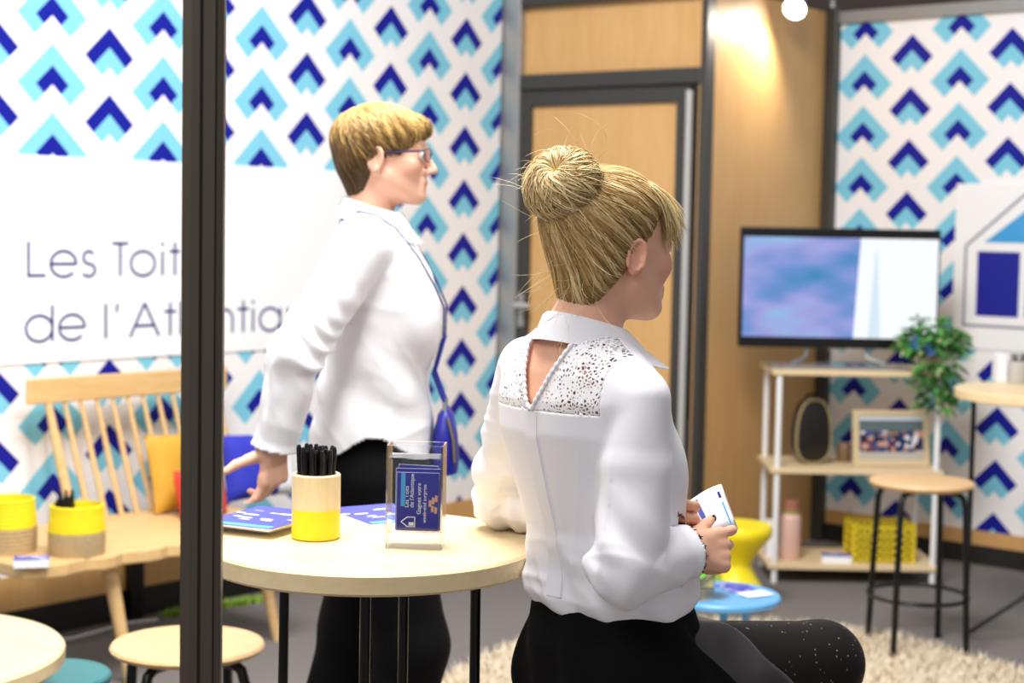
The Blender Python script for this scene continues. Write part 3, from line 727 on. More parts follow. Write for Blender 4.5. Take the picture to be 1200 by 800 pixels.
# television ----------------------------------------------------------------------
TVY = SY+.17
tvc = at(984, 338, TVY); TVW = 234/F_PX*TVY; TVH = .505
tv = thing('television', 'flat black television with a bright picture standing on the pole shelf', 'television', (float(tvc[0]), TVY, zt), .0)
tz = float(tvc[2])-zt
MB().bx((-TVW/2, 0, tz-TVH/2), (TVW/2, .05, tz+TVH/2)).build('bezel', MT['black_plastic'], tv, bevel=.006)
m, nt, b = new_mat('tv_picture'); co, x, y, z = xyz(nt)
mp = nt.nodes.new('ShaderNodeMapping'); mp.inputs['Rotation'].default_value = (0, .9, 0); mp.inputs['Scale'].default_value = (1.0, 1, 2.4); nt.links.new(co, mp.inputs[0])
no = nt.nodes.new('ShaderNodeTexNoise'); no.inputs['Scale'].default_value = 2.4; no.inputs['Detail'].default_value = 2; nt.links.new(mp.outputs[0], no.inputs['Vector'])
cr = nt.nodes.new('ShaderNodeValToRGB'); el = cr.color_ramp.elements
el[0].position = .28; el[0].color = srgb('#2f86b8')+(1,); el[1].position = .72; el[1].color = srgb('#b9dcf2')+(1,)
for p_, c_ in ((.42, '#6f8fd0'), (.52, '#9c9fdc'), (.62, '#8fb4e2')): e_ = el.new(p_); e_.color = srgb(c_)+(1,)
nt.links.new(no.outputs[0], cr.inputs[0])
edge = x-(z-tz)*.05
tow = (x-.15).abs().lt(((z-(tz+.16))*-1.0).mx(0)*.06+.004)*z.lt(tz+.16)
pic = mixc(nt, edge.gt(.072), cr.outputs[0], mixc(nt, tow*.5, srgb('#f6faff'), srgb('#a8cfe6')))
nt.links.new(pic, b.inputs['Emission Color']); b.inputs['Emission Strength'].default_value = .75; b.inputs['Base Color'].default_value = (.01, .01, .01, 1); b.inputs['Roughness'].default_value = .2
MB().bx((-TVW/2+.014, -.003, tz-TVH/2+.045), (TVW/2-.010, .0, tz+TVH/2-.04)).build('screen', m, tv)
MB().bx((-.04, .005, tz-TVH/2-.006), (.04, .008, tz-TVH/2)).build('sensor_bar', MT['alu'], tv)
for s in (-1, 1): MB().tube([(s*.12, .03, tz-TVH/2+.01), (s*.13, .03, .04), (s*.2, -.04, .012)], .009, 8).build('stand_leg', MT['alu'], tv, smooth=True)
m, nt, b = new_mat('smoked_glass'); b.inputs['Base Color'].default_value = (.25, .24, .24, 1); b.inputs['Roughness'].default_value = .08; MT['smoke'] = m
MB().bx((-.30, -.13, .001), (.28, .12, .012)).build('stand_base', m, tv, bevel=.004)
# trailing plant in a pot on the shelf end
def leaf_mesh(rg, n, cr_, droop, scale=1.0, zb_=0):
    mb = MB()
    for k in range(n):
        u = rg.gauss(0, 1), rg.gauss(0, 1), rg.gauss(0, 1); L_ = math.sqrt(sum(q*q for q in u))+1e-6
        rad = rg.random()**.4; P = Vector((u[0]/L_*cr_[0]*rad, u[1]/L_*cr_[1]*rad, zb_+abs(u[2]/L_)*cr_[2]*rad))
        if rg.random() < droop: P.z = zb_-rg.random()*cr_[2]*1.9; P.x *= .75; P.y *= .75
        d = Vector((P.x+rg.uniform(-.05, .05), P.y+rg.uniform(-.05, .05), rg.uniform(-.06, .05))).normalized(); L2 = rg.uniform(.03, .06)*scale
        s = d.cross(Vector((0, 0, 1))).normalized()*L2*.3; mid = P+d*L2*.5+Vector((0, 0, .006))
        tip = P+d*L2+Vector((0, 0, -.012))
        q = [P, mid+s, tip, mid-s]
        if min(v.z for v in q) < .03 and P.z < .05:          # hanging leaves fall in front of the shelf board
            dy = -.085-rg.random()*.05-max(v.y for v in q); q = [v+Vector((0, dy, 0)) for v in q]
        back_ = max(v.y for v in q)
        if back_ > .105: q = [v-Vector((0, back_-.105, 0)) for v in q]       # keep clear of the screen
        if min(v.z for v in q) < .03 and max(v.y for v in q) > -.08: q = [v+Vector((0, 0, .03-min(w_.z for w_ in q))) for v in q]
        mb.add(q, [(0, 1, 2, 3)])
    return mb
plP = on_shelf(1098, zt, .0)
plt_ = thing('trailing_plant', 'leafy green trailing plant in a cream pot at the shelf end', 'plant', (plP[0]-.02, plP[1]+.05, zt))
MB().lathe([(0, .001), (.045, .001), (.062, .10), (.058, .10), (.05, .085), (0, .085)], 28).build('pot', plain('cream_pot', '#d9c3a0', .6), plt_, smooth=True)
rgp = random.Random(11)
leaf_mesh(rgp, 330, (.14, .105, .13), .33, 1.0, .09).build('foliage', MT['leaf'], plt_)
leaf_mesh(rgp, 200, (.13, .12, .11), .45, 1.0, .08).build('foliage', MT['leaf_dark'], plt_)
leaf_mesh(rgp, 50, (.13, .12, .11), .5, 1.0, .07).build('pale_leaves', MT['leaf_pale'], plt_)
sv = MB()
for k in range(9):
    a = -2.6+k*.26; sv.tube([(.02*math.cos(a), .02*math.sin(a), .092), (.05*math.cos(a), -.05, .118), (.08*math.cos(a), -.095, .06), (.09*math.cos(a), -.10, -.03-.012*k)], .002, 5)
sv.build('vines', MT['leaf_dark'], plt_)
blf = MB(); 
for k in range(14):
    a = rgp.uniform(2.2, 4.2); blf.add([(.03, 0, .10), (.03+.10*math.cos(a)-.01, .10*math.sin(a)-.05, .10+rgp.uniform(-.02, .06)), (.03+.14*math.cos(a), .12*math.sin(a)-.05, .09+rgp.uniform(-.02, .06)), (.03+.10*math.cos(a)+.01, .1*math.sin(a)-.05, .08)], [(0, 1, 2, 3)])
blf.build('blue_leaves', plain('blue_leaf', '#4a78c0', .5), plt_)

# tall table at the right edge with a cup of pens --------------------------------------
RTZ = .905
re = atz(1122, 455, RTZ); RTR = .33
rt_ = thing('tall_round_table', 'tall round wood table with thin black legs at the house logo wall', 'table', (re[0]+RTR, re[1], 0))
disc_top(MB(), RTR, RTZ-.036, RTZ, n=64).build('table_top', MT['table_wood'], rt_, smooth=True)
lx = float(at(1138, 560, re[1]-.05)[0])-(re[0]+RTR)
for (x0, y0, x1, y1) in ((lx, -.05, lx, -.05), (.18, -.1, .18, -.1), (.05, .2, .05, .2)):
    MB().tube([(x0, y0, RTZ-.037), (x1, y1, .012)], .009, 10).build('leg', MT['black_metal'], rt_, smooth=True)
MB().tube([(lx, -.05, .02), (.18, -.1, .36)], .008, 8).build('brace', MT['black_metal'], rt_, smooth=True)
cpP = atz(1193, 449, RTZ)
cp2 = thing('pen_cup', 'grey pen cup on the table by the house logo sign', 'pen cup', (cpP[0], cpP[1], RTZ))
MB().lathe([(0, .0005), (.036, .0005), (.038, .004), (.038, .085), (.034, .085), (.034, .01), (0, .01)], 32).build('cup_body', plain('grey_mesh', '#b9b6b4', .6, noise=.2, nscale=300), cp2, smooth=True)
for k in range(8):
    a = k*.8; o = put_pen(False, (cpP[0]+.016*math.cos(a), cpP[1]+.016*math.sin(a), RTZ+.0105), .1, a, 0); o.scale = (1, 1, .8)
    o['label'] = 'black pen standing in the grey cup'; o['group'] = 'pens in the grey cup'
wcP = atz(1173, 447, RTZ)
wc = tag(MB().bx((-.018, -.04, 0), (.018, .04, .105)).build('card_display', MT['paper'], bevel=.003), 'narrow white card holder beside the grey pen cup', 'card holder'); wc.location = (wcP[0], wcP[1]+.02, RTZ)

# yellow hourglass stool and blue low table ----------------------------------------------
yt = at(864, 614, 6.31); yz = float(yt[2])
ys = thing('hourglass_stool', 'glossy yellow hourglass stool behind the blue table', 'stool', (yt[0], 6.31, 0))
R_ = .136
MB().lathe([(0, .0), (R_*.9, 0), (R_, .012), (R_*.97, .04), (R_*.62, yz*.34), (R_*.42, yz*.5), (R_*.42, yz*.54), (R_*.6, yz*.68), (R_*.93, yz-.05), (R_, yz-.03), (R_, yz-.012), (R_*.94, yz), (0, yz-.004)], 48).build('stool_body', MT['yellow'], ys, smooth=True)
BZ = .42
bc = atz(845, 695, BZ); BRr = .170
btb = thing('blue_side_table', 'small round blue side table behind the seated woman', 'table', (bc[0], bc[1], 0))
disc_top(MB(), BRr, BZ-.02, BZ, .005, 56).build('table_top', MT['blue_table'], btb, smooth=True)
for k in range(3):
    a = .5+k*2*PI/3
    MB().tube([(.08*math.cos(a), .08*math.sin(a), BZ-.02), (.14*math.cos(a), .14*math.sin(a), .0035)], [.012, .009], 10).build('leg', MT['blue_table'], btb, smooth=True)
vP = atz(819, 700, BZ)
vs_ = thing('glass_vase', 'small glass vase of green sprigs on the blue side table', 'vase', (vP[0], vP[1], BZ))
m, nt, b = new_mat('vase_glass'); b.inputs['Base Color'].default_value = (.95, .97, .95, 1); b.inputs['Roughness'].default_value = .05; b.inputs['Transmission Weight'].default_value = .9; b.inputs['IOR'].default_value = 1.3
MB().lathe([(0, .001), (.042, .001), (.044, .004), (.044, .075), (.041, .075), (.041, .006), (0, .006)], 32).build('vase_body', m, vs_, smooth=True)
MB().lathe([(0, .0065), (.0405, .0065), (.0405, .03), (0, .03)], 28).build('gravel', plain('gold_gravel', '#b08a3a', .7, noise=.4, nscale=150), vs_)
sp_ = MB(); lf = MB(); rv = random.Random(4)
for k in range(7):
    a = k*.9; tip = Vector((.02+.05*math.cos(a), .04*math.sin(a), .10+.02*(k % 3)))
    sp_.tube([(0, 0, .03), tuple(tip*.7), tuple(tip)], .0018, 5)
    for j in range(5):
        P = tip*(.6+.1*j); d = Vector((math.cos(a+j), math.sin(a+j), rv.uniform(-.6, .6))).normalized()*.04; s = d.cross(Vector((0, 0, 1)))*.35
        lf.add([P, P+d*.5+s, P+d, P+d*.5-s], [(0, 1, 2, 3)])
sp_.build('stems', MT['leaf_dark'], vs_); lf.build('leaves', plain('fresh_green', '#59b52e', .45), vs_)
for k, (px, py, rt2, lb, ma) in enumerate(((868, 691, .4, 'blue printed flyer on the blue side table', 'cover'), (858, 687, -.3, 'second printed flyer overlapping on the blue side table', 'cover'), (885, 697, .5, 'white leaflet near the rim of the blue side table', 'paper'))):
    P = atz(px, py, BZ); o = tag(MB().bx((-.045, -.03, 0), (.045, .03, .0012)).build('flyer', MT[ma]), lb, 'flyer', 'flyers on the blue side table')
    o.location = (P[0], P[1], BZ+.0003+k*.0014); o.rotation_euler = (0, 0, rt2)
# ============================================================ PEOPLE: implicit-surface helpers
def smin(a, b, k):
    h = np.maximum(k-np.abs(a-b), 0)/k; return np.minimum(a, b)-h*h*k*.25
class SDF:
    def __init__(s, lo, hi, h):
        s.h = h; s.lo = np.array(lo, np.float32)
        s.ax = [np.arange(lo[i], hi[i]+h, h, dtype=np.float32) for i in range(3)]
        s.F = np.full([len(a) for a in s.ax], .3, np.float32)
    def _win(s, lo, hi):
        sl = []
        for i in range(3):
            a = max(0, int((lo[i]-s.lo[i])/s.h)-1); b = min(len(s.ax[i]), int((hi[i]-s.lo[i])/s.h)+3)
            if b <= a: return None
            sl.append(slice(a, b))
        return tuple(sl)
    def put(s, fn, lo, hi, k=.01, mode='add', margin=None):
        mg = margin if margin is not None else max(k*1.2, .012)
        w_ = s._win([v-mg for v in lo], [v+mg for v in hi])
        if w_ is None: return s
        x = s.ax[0][w_[0]][:, None, None]; y = s.ax[1][w_[1]][None, :, None]; z = s.ax[2][w_[2]][None, None, :]
        d = fn(x, y, z); G = s.F[w_]
        if mode == 'add': s.F[w_] = smin(G, d, k)
        else: s.F[w_] = -smin(-G, d, k)
        return s
    def cap(s, a, b, ra, rb=None, k=.01, mode='add'):
        rb = ra if rb is None else rb; a = np.array(a, float); b = np.array(b, float); ab = b-a; L = float(ab@ab)+1e-12
        def fn(x, y, z):
            px, py, pz = x-a[0], y-a[1], z-a[2]
            t = np.clip((px*ab[0]+py*ab[1]+pz*ab[2])/L, 0, 1)
            return np.sqrt((px-t*ab[0])**2+(py-t*ab[1])**2+(pz-t*ab[2])**2)-(ra+(rb-ra)*t)
        r = max(ra, rb); return s.put(fn, np.minimum(a, b)-r, np.maximum(a, b)+r, k, mode)
    def chain(s, pts, rs, k=.01):
        for i in range(len(pts)-1): s.cap(pts[i], pts[i+1], rs[i], rs[i+1], k)
        return s
    def ell(s, c, r, k=.01, mode='add', R=None):
        c = np.array(c, float); r = np.array(r, float); m = float(r.max()) if R is not None else None
        def fn(x, y, z):
            px, py, pz = x-c[0], y-c[1], z-c[2]
            if R is not None:
                px, py, pz = (R[0][0]*px+R[1][0]*py+R[2][0]*pz, R[0][1]*px+R[1][1]*py+R[2][1]*pz, R[0][2]*px+R[1][2]*py+R[2][2]*pz)
            k0 = np.sqrt((px/r[0])**2+(py/r[1])**2+(pz/r[2])**2); k1 = np.sqrt((px/r[0]**2)**2+(py/r[1]**2)**2+(pz/r[2]**2)**2)+1e-9
            return k0*(k0-1)/k1
        ext = r if R is None else np.array([m]*3)
        return s.put(fn, c-ext, c+ext, k, mode)
    def ztube(s, rows, k=.02, p=2.25, grow=0.0, yaw=0.0):
        """rows: (z, cx, cy, half width, half depth)"""
        A = np.array(rows, float); zs = A[:, 0]
        cy, sy = math.cos(yaw), math.sin(yaw)
        def fn(x, y, z):
            zz = np.clip(z, zs[0], zs[-1]).astype(np.float64)
            f = [np.interp(zz.ravel(), zs, A[:, i]).reshape(zz.shape).astype(np.float32) for i in (1, 2, 3, 4)]
            wx, wy = f[2]+grow, f[3]+grow
            u, v = x-f[0], y-f[1]
            u, v = u*cy+v*sy, -u*sy+v*cy
            q = (np.abs(u/wx)**p+np.abs(v/wy)**p)**(1/p)
            d = (q-1)*np.minimum(wx, wy)
            dz = np.maximum(zs[0]-z, z-zs[-1])
            return -smin(-d, -(dz+0*d), .02)
        m = A[:, 3:].max()+grow
        return s.put(fn, (A[:, 1].min()-m, A[:, 2].min()-m, zs[0]), (A[:, 1].max()+m, A[:, 2].max()+m, zs[-1]), k)
    def half(s, n, d, k=.006):
        """cut away where n.p > d"""
        def fn(x, y, z): return d-(n[0]*x+n[1]*y+n[2]*z)
        lo = [a[0] for a in s.ax]; hi = [a[-1] for a in s.ax]
        return s.put(fn, lo, hi, k, 'sub')
    def sample(s, P):
        P = np.asarray(P, np.float32); g = (P-s.lo)/s.h
        sh = np.array(s.F.shape); g = np.clip(g, 0, sh-1.001); i = np.floor(g).astype(int); t = g-i; out = 0
        for a in (0, 1):
            for b in (0, 1):
                for c in (0, 1):
                    wgt = (t[:, 0] if a else 1-t[:, 0])*(t[:, 1] if b else 1-t[:, 1])*(t[:, 2] if c else 1-t[:, 2])
                    out = out+wgt*s.F[i[:, 0]+a, i[:, 1]+b, i[:, 2]+c]
        return out
    def cast(s, O, D, far=.3, near=0.0, n=120):
        """outermost surface point along rays O + t D, marching inward from t=far"""
        O = np.asarray(O, float); D = np.asarray(D, float); D = D/np.linalg.norm(D, axis=1, keepdims=True)
        t = np.full(len(D), near); done = np.zeros(len(D), bool)
        for q in np.linspace(far, near, n):
            f = s.sample(O+D*q); hit = (~done) & (f < 0); t[hit] = q; done |= hit
        st = (far-near)/n; lo = t.copy(); hi = t+st
        for _ in range(6):
            m = (lo+hi)/2; f = s.sample(O+D*m[:, None]) < 0; lo = np.where(f, m, lo); hi = np.where(f, hi, m)
        return O+D*lo[:, None]
    def mesh(s):
        F = s.F; nx, ny, nz = F.shape; S = F < 0
        c = [(0, 0, 0), (1, 0, 0), (0, 1, 0), (1, 1, 0), (0, 0, 1), (1, 0, 1), (0, 1, 1), (1, 1, 1)]
        cnt = np.zeros((nx-1, ny-1, nz-1), np.int8)
        for a, b, d in c: cnt += S[a:nx-1+a, b:ny-1+b, d:nz-1+d]
        act = (cnt > 0) & (cnt < 8); I = np.argwhere(act); idx = np.full(act.shape, -1, np.int32); idx[act] = np.arange(len(I))
        vals = np.stack([F[I[:, 0]+a, I[:, 1]+b, I[:, 2]+d] for a, b, d in c], 1)
        ed = [(0, 1), (2, 3), (4, 5), (6, 7), (0, 2), (1, 3), (4, 6), (5, 7), (0, 4), (1, 5), (2, 6), (3, 7)]
        acc = np.zeros((len(I), 3)); nn = np.zeros(len(I)); cc = np.array(c, float)
        for a, b in ed:
            m = (vals[:, a] < 0) != (vals[:, b] < 0); t = vals[:, a]/(vals[:, a]-vals[:, b]+1e-12); t = np.where(m, t, 0)
            acc += np.where(m[:, None], cc[a]+(cc[b]-cc[a])*t[:, None], 0); nn += m
        V = s.lo+(I+acc/nn[:, None])*s.h
        Q = []
        for axis in range(3):
            o = [x for x in range(3) if x != axis]
            A = np.take(S, range(0, F.shape[axis]-1), axis); B = np.take(S, range(1, F.shape[axis]), axis)
            E = np.argwhere(A != B); ok = (E[:, o[0]] > 0) & (E[:, o[1]] > 0) & (E[:, o[0]] < act.shape[o[0]]) & (E[:, o[1]] < act.shape[o[1]]); E = E[ok]
            sg_ = S[tuple(E.T)]
            def cell(da, db):
                q = E.copy(); q[:, o[0]] += da; q[:, o[1]] += db; return idx[tuple(q.T)]
            q = np.stack([cell(-1, -1), cell(0, -1), cell(0, 0), cell(-1, 0)], 1)
            flip = sg_ if axis != 1 else ~sg_
            q[~flip] = q[~flip][:, ::-1]; Q.append(q)
        Q = np.concatenate(Q); Q = Q[(Q >= 0).all(1)]
        return V, Q
def vnormals(V, Q):
    n = np.cross(V[Q[:, 2]]-V[Q[:, 0]], V[Q[:, 3]]-V[Q[:, 1]]); N_ = np.zeros_like(V)
    for i in range(4): np.add.at(N_, Q[:, i], n)
    return N_/(np.linalg.norm(N_, axis=1, keepdims=True)+1e-12)
def relax(V, Q, it=1, lam=.5):
    for _ in range(it):
        acc = np.zeros_like(V); n = np.zeros(len(V))
        for i in range(4):
            j = (i+1) % 4
            np.add.at(acc, Q[:, i], V[Q[:, j]]); np.add.at(acc, Q[:, j], V[Q[:, i]]); np.add.at(n, Q[:, i], 1); np.add.at(n, Q[:, j], 1)
        V = V+(acc/np.maximum(n, 1)[:, None]-V)*lam
    return V
def mesh_obj(name, V, Q, mat, parent, smooth=True, attr=None):
    used = np.unique(Q); remap = np.full(len(V), -1); remap[used] = np.arange(len(used)); V2 = V[used]; Q2 = remap[Q]
    me = bpy.data.meshes.new(name); k = Q2.shape[1]
    me.vertices.add(len(V2)); me.vertices.foreach_set('co', V2.astype(np.float32).ravel())
    me.loops.add(Q2.size); me.loops.foreach_set('vertex_index', Q2.astype(np.int32).ravel())
    me.polygons.add(len(Q2)); me.polygons.foreach_set('loop_start', np.arange(0, Q2.size, k, dtype=np.int32)); me.polygons.foreach_set('loop_total', np.full(len(Q2), k, np.int32))
    me.update(calc_edges=True); me.validate()
    if smooth: me.polygons.foreach_set('use_smooth', [True]*len(me.polygons))
    if attr is not None:
        at_ = me.attributes.new('tone', 'FLOAT', 'POINT'); at_.data.foreach_set('value', attr[used].astype(np.float32))
    me.materials.append(mat); o = bpy.data.objects.new(name, me); return link(o, parent)
def waves(P, seed, freq, n=7):
    r = np.random.default_rng(seed); o = 0
    for i in range(n):
        d = r.normal(size=3); d /= np.linalg.norm(d); f = freq*r.uniform(.5, 1.6); o = o+np.sin(P@(d*f)+r.uniform(0, 6.28)+1.3*np.sin(P@(r.normal(size=3)*freq*.35)+i))
    return o/n
def creases(P, seed, freq, n=5, w=2.0, axis=None):
    """sparse narrow fold ridges with wandering direction"""
    r = np.random.default_rng(seed); o = 0
    for i in range(n):
        d = r.normal(size=3) if axis is None else np.array(axis, float)+r.normal(size=3)*.35
        d /= np.linalg.norm(d); ph = P@(d*freq*r.uniform(.7, 1.3))+r.uniform(0, 6.28)+1.1*np.sin(P@(r.normal(size=3)*freq*.45)+i)
        mask = .5+.5*np.sin(P@(r.normal(size=3)*freq*.5)+r.uniform(0, 6.28))
        o = o+(1-np.abs(np.sin(ph)))**w*mask
    return o/n
def seg_dist(P, a, b):
    a = np.array(a, float); b = np.array(b, float); ab = b-a; t = np.clip(((P-a)@ab)/(ab@ab), 0, 1)
    return np.linalg.norm(P-a-t[:, None]*ab, axis=1), t
def strands(name, paths, r, mat, parent, tones, sides=4):
    """paths: (n, m, 3); tapered tubes in one mesh with a tone per strand"""
    P = np.asarray(paths, float); n, m, _ = P.shape
    T = np.gradient(P, axis=1); T /= np.linalg.norm(T, axis=2, keepdims=True)+1e-12
    ref = np.array([.13, .37, .92]); A = np.cross(T, ref); A /= np.linalg.norm(A, axis=2, keepdims=True)+1e-9; Bn = np.cross(T, A)
    u = np.linspace(0, 1, m); tp = (np.clip(np.minimum(u*6+.35, (1-u)*5+.12), 0, 1))[None, :, None]
    r = np.broadcast_to(np.asarray(r, float).reshape(-1, 1, 1), (n, 1, 1))*tp
    rings = [P+(A*math.cos(2*PI*k/sides)+Bn*math.sin(2*PI*k/sides))*r for k in range(sides)]
    V = np.stack(rings, 2).reshape(-1, 3)
    base = (np.arange(n)[:, None]*m+np.arange(m-1)[None, :]).ravel()*sides
    Q = np.concatenate([np.stack([base+k, base+sides+k, base+sides+(k+1) % sides, base+(k+1) % sides], 1) for k in range(sides)])
    return tag(mesh_obj(name, V, Q, mat, parent, True, np.repeat(np.asarray(tones), m*sides)), kind='stuff')
def hair_mat(name, dark, mid, pale):
    m, nt, b = new_mat(name); a = nt.nodes.new('ShaderNodeAttribute'); a.attribute_name = 'tone'
    cr = nt.nodes.new('ShaderNodeValToRGB'); el = cr.color_ramp.elements
    el[0].position = 0; el[0].color = srgb(dark)+(1,); el[1].position = 1; el[1].color = srgb(pale)+(1,); e = el.new(.5); e.color = srgb(mid)+(1,)
    nt.links.new(a.outputs['Fac'], cr.inputs[0]); nt.links.new(cr.outputs[0], b.inputs['Base Color'])
    b.inputs['Roughness'].default_value = .38; b.inputs['Specular IOR Level'].default_value = .45
    return m
def skin_mat(name, base, blush, marks):
    """marks: (x, y, z, rx, ry, rz, colour, amount) soft ellipsoid tints such as lips and brows"""
    m, nt, b = new_mat(name); co, x, y, z = xyz(nt)
    no = nt.nodes.new('ShaderNodeTexNoise'); no.inputs['Scale'].default_value = 35; nt.links.new(co, no.inputs['Vector'])
    c = mixc(nt, N(nt, no.outputs[0]), srgb(base), srgb(blush))
    for (mx, my, mz, rx, ry, rz, col, amt) in marks:
        d = ((x-mx)/rx)*((x-mx)/rx)+((y-my)/ry)*((y-my)/ry)+((z-mz)/rz)*((z-mz)/rz)
        f = (d*-1.0+1.0).mx(0).mn(.5)*2.0*amt; c = mixc(nt, f, c, srgb(col))
    nt.links.new(c, b.inputs['Base Color']); b.inputs['Roughness'].default_value = .45
    b.inputs['Subsurface Weight'].default_value = .25; b.inputs['Subsurface Radius'].default_value = (.012, .005, .003); b.inputs['Subsurface Scale'].default_value = .5
    return m
def cloth_mat(name, col, rough=.75, sheen=.1, scale=900):
    m = plain(name, col, rough, bump=.08, bscale=scale); return m
def head_sdf(S, o, s=1.0, k=.018, g=0.0, ears=(1, -1), es=1.0):
    """head with face; o = point between the ears at eye level, y forward"""
    o = np.array(o, float); P = lambda x, y, z: o+np.array([x, y, z])*s
    S.ell(P(0, -.014, .030), np.array([.074, .094, .083])*s+g, k)
    S.ell(P(0, .028, -.032), np.array([.060, .060, .082])*s+g, .03)
    for e in (1, -1):
        S.cap(P(e*.050, .004, -.055), P(e*.018, .066, -.096), .020*s, .015*s, .03)
        S.ell(P(e*.042, .055, -.030), np.array([.022, .024, .022])*s, .02)
        S.cap(P(e*.034, .076, .020), P(0, .084, .014), .012*s, .011*s, .014)
    S.ell(P(0, .080, -.098), np.array([.016, .014, .014])*s, .02)
    for e in (1, -1): S.ell(P(e*.033, .098, -.002), np.array([.016, .014, .011])*s, .012, 'sub')
    for e in (1, -1): S.ell(P(e*.032, .077, -.002), np.array([.0135, .0125, .0115])*s, .004)
    for e in (1, -1): S.cap(P(e*.018, .087, .0045), P(e*.046, .079, .003), .0032*s, .0028*s, .004)
    S.cap(P(0, .088, .006), P(0, .110, -.036), .0075*s, .0105*s, .012)
    for e in (1, -1): S.ell(P(e*.0115, .098, -.041), np.array([.008, .010, .0075])*s, .007)
    S.cap(P(-.017, .0865, -.066), P(.017, .0865, -.066), .0065*s, None, .007); S.ell(P(0, .092, -.066), np.array([.013, .007, .005])*s, .006)
    S.cap(P(-.014, .0865, -.0775), P(.014, .0865, -.0775), .0075*s, None, .007)
    S.ell(P(0, .083, -.053), np.array([.014, .011, .013])*s, .01)
    S.cap(P(-.024, .101, -.0715), P(.024, .101, -.0715), .0026*s, None, .004, 'sub')
    s0 = s
    for e in ears:
        s = s0*es; R = np.array(Matrix.Rotation(e*-.35, 3, 'Z') @ Matrix.Rotation(-.2, 3, 'X'))
        c = o+np.array([e*.074, -.016, -.016])*s0
        S.ell(c, np.array([.007, .017, .029])*s, .006, R=R)
        pts = []
        for a in range(-60, 235, 24):
            t = math.radians(a); pts.append(c+R@(np.array([e*.007, .0165*math.cos(t+.0), .0285*math.sin(t)])*s))
        for i in range(len(pts)-1): S.cap(pts[i], pts[i+1], .0038*s, None, .003)
        S.ell(c+R@(np.array([0, .001, -.026])*s), np.array([.006, .008, .009])*s, .005)
        S.ell(c+R@(np.array([e*.009, .003, -.001])*s), np.array([.006, .009, .015])*s, .004, 'sub')
        S.ell(c+R@(np.array([e*.004, .014, -.004])*s), np.array([.004, .004, .006])*s, .004)
def hand_sdf(S, wrist, d, n, t, curls, thumb, s=1.0, spread=.16, k=.006, wr=.026):
    """d: towards the knuckles, n: out of the back of the hand, t: towards the thumb side.
    curls: per finger (index..little) tuple of 3 bends in radians towards the palm; thumb: (out, forward, palm) direction and bend"""
    d, n, t = [np.array(v, float)/np.linalg.norm(v) for v in (d, n, t)]; w_ = np.array(wrist, float)
    off = (.028, .009, -.010, -.028); ln = (.070, .078, .073, .056); kl = (.086, .090, .086, .077); nails = []
    for o in off:
        S.cap(w_+t*o*.55*s, w_+(d*.080+t*o)*s, .0135*s, .0115*s, .012)
    S.cap(w_-d*.03*s, w_+d*.012*s, wr*s, .022*s, .012)
    for i in range(4):
        base = w_+(d*kl[i]+t*off[i])*s; ang = 0; yaw = spread*(1.2-i*.8); dd = d*math.cos(yaw)+t*math.sin(yaw); p = base; L = ln[i]
        rr = (.0093, .0095, .009, .008)[i]*s
        S.cap(w_+(d*.070+t*off[i])*s, base, .0105*s, rr*1.05, .006)
        for j, fr in enumerate((.46, .31, .25)):
            ang += curls[i][j]; v = dd*math.cos(ang)-n*math.sin(ang); q = p+v*L*fr*s
            S.cap(p, q, rr*(1-.07*j), rr*(1-.07*(j+1)), .0035); p = q
        nails.append((p, v, dd*math.sin(ang)+n*math.cos(ang), rr))
    b0 = w_+(d*.018+t*.018-n*.006)*s; o_, f_, pl, bend = thumb
    v = t*o_+d*f_-n*pl; v /= np.linalg.norm(v); b1 = b0+v*.042*s; S.cap(b0, b1, .0165*s, .0125*s, .012)
    b2 = b1+v*.030*s; S.cap(b1, b2, .0115*s, .0105*s, .004)
    v2 = v*math.cos(bend)+d*math.sin(bend); b3 = b2+v2*.026*s; S.cap(b2, b3, .0105*s, .0085*s, .004); nails.append((b3, v2, n, .0095*s))
    return nails
def collar_mesh(cx, cy, zf, zb, ri, ang0, leaf_b, leaf_f, flare_f, n=48, yr=1.0, thick=.003):
    """shirt collar as a closed band: stand up, fold over and down; angle 90deg = front"""
    rows = []
    for i in range(n+1):
        a = math.radians(ang0+(360-2*ang0)*i/n+90); u = (1-math.cos(2*PI*i/n))/2        # u=0 at the front ends, 1 at the back
        ca, sa = math.cos(a), math.sin(a); zt = zf+(zb-zf)*u; h = .030+.006*u
        lf = leaf_f+(leaf_b-leaf_f)*min(1, u*2.0); fl = flare_f*(1-min(1, u*2.2))
        def pt(r, z): return (cx+ca*r, cy+sa*r*yr, z)
        sag = lf*.96
        rows.append([pt(ri, zt-h), pt(ri, zt), pt(ri+.004, zt+.003), pt(ri+.009, zt-.001), pt(ri+.016+fl*.4, zt-sag*.5), pt(ri+.024+fl, zt-sag), pt(ri+.021+fl, zt-sag-.001), pt(ri+.012+fl*.4, zt-sag*.5), pt(ri+.005, zt-.006), pt(ri+.003, zt-h)])
    m = len(rows[0]); vs = [p for r in rows for p in r]; fs = []
    for i in range(n):
        for j in range(m):
            l = (j+1) % m; fs.append((i*m+j, (i+1)*m+j, (i+1)*m+l, i*m+l))
    fs.append(tuple(range(m))); fs.append(tuple(n*m+j for j in reversed(range(m))))
    mb = MB(); mb.add(vs, fs); return mb
# ============================================================ STANDING WOMAN
o2 = at(448, 300, 3.7)
SW_ = thing('person', 'standing woman in white shirt and black trousers, glasses and short hair, hand behind her', 'person', (float(o2[0]), 3.7, 0), -PI/2)
HO = np.array([0, .006, 1.612]); HS = .955
g = lambda *v: np.array(v, float)
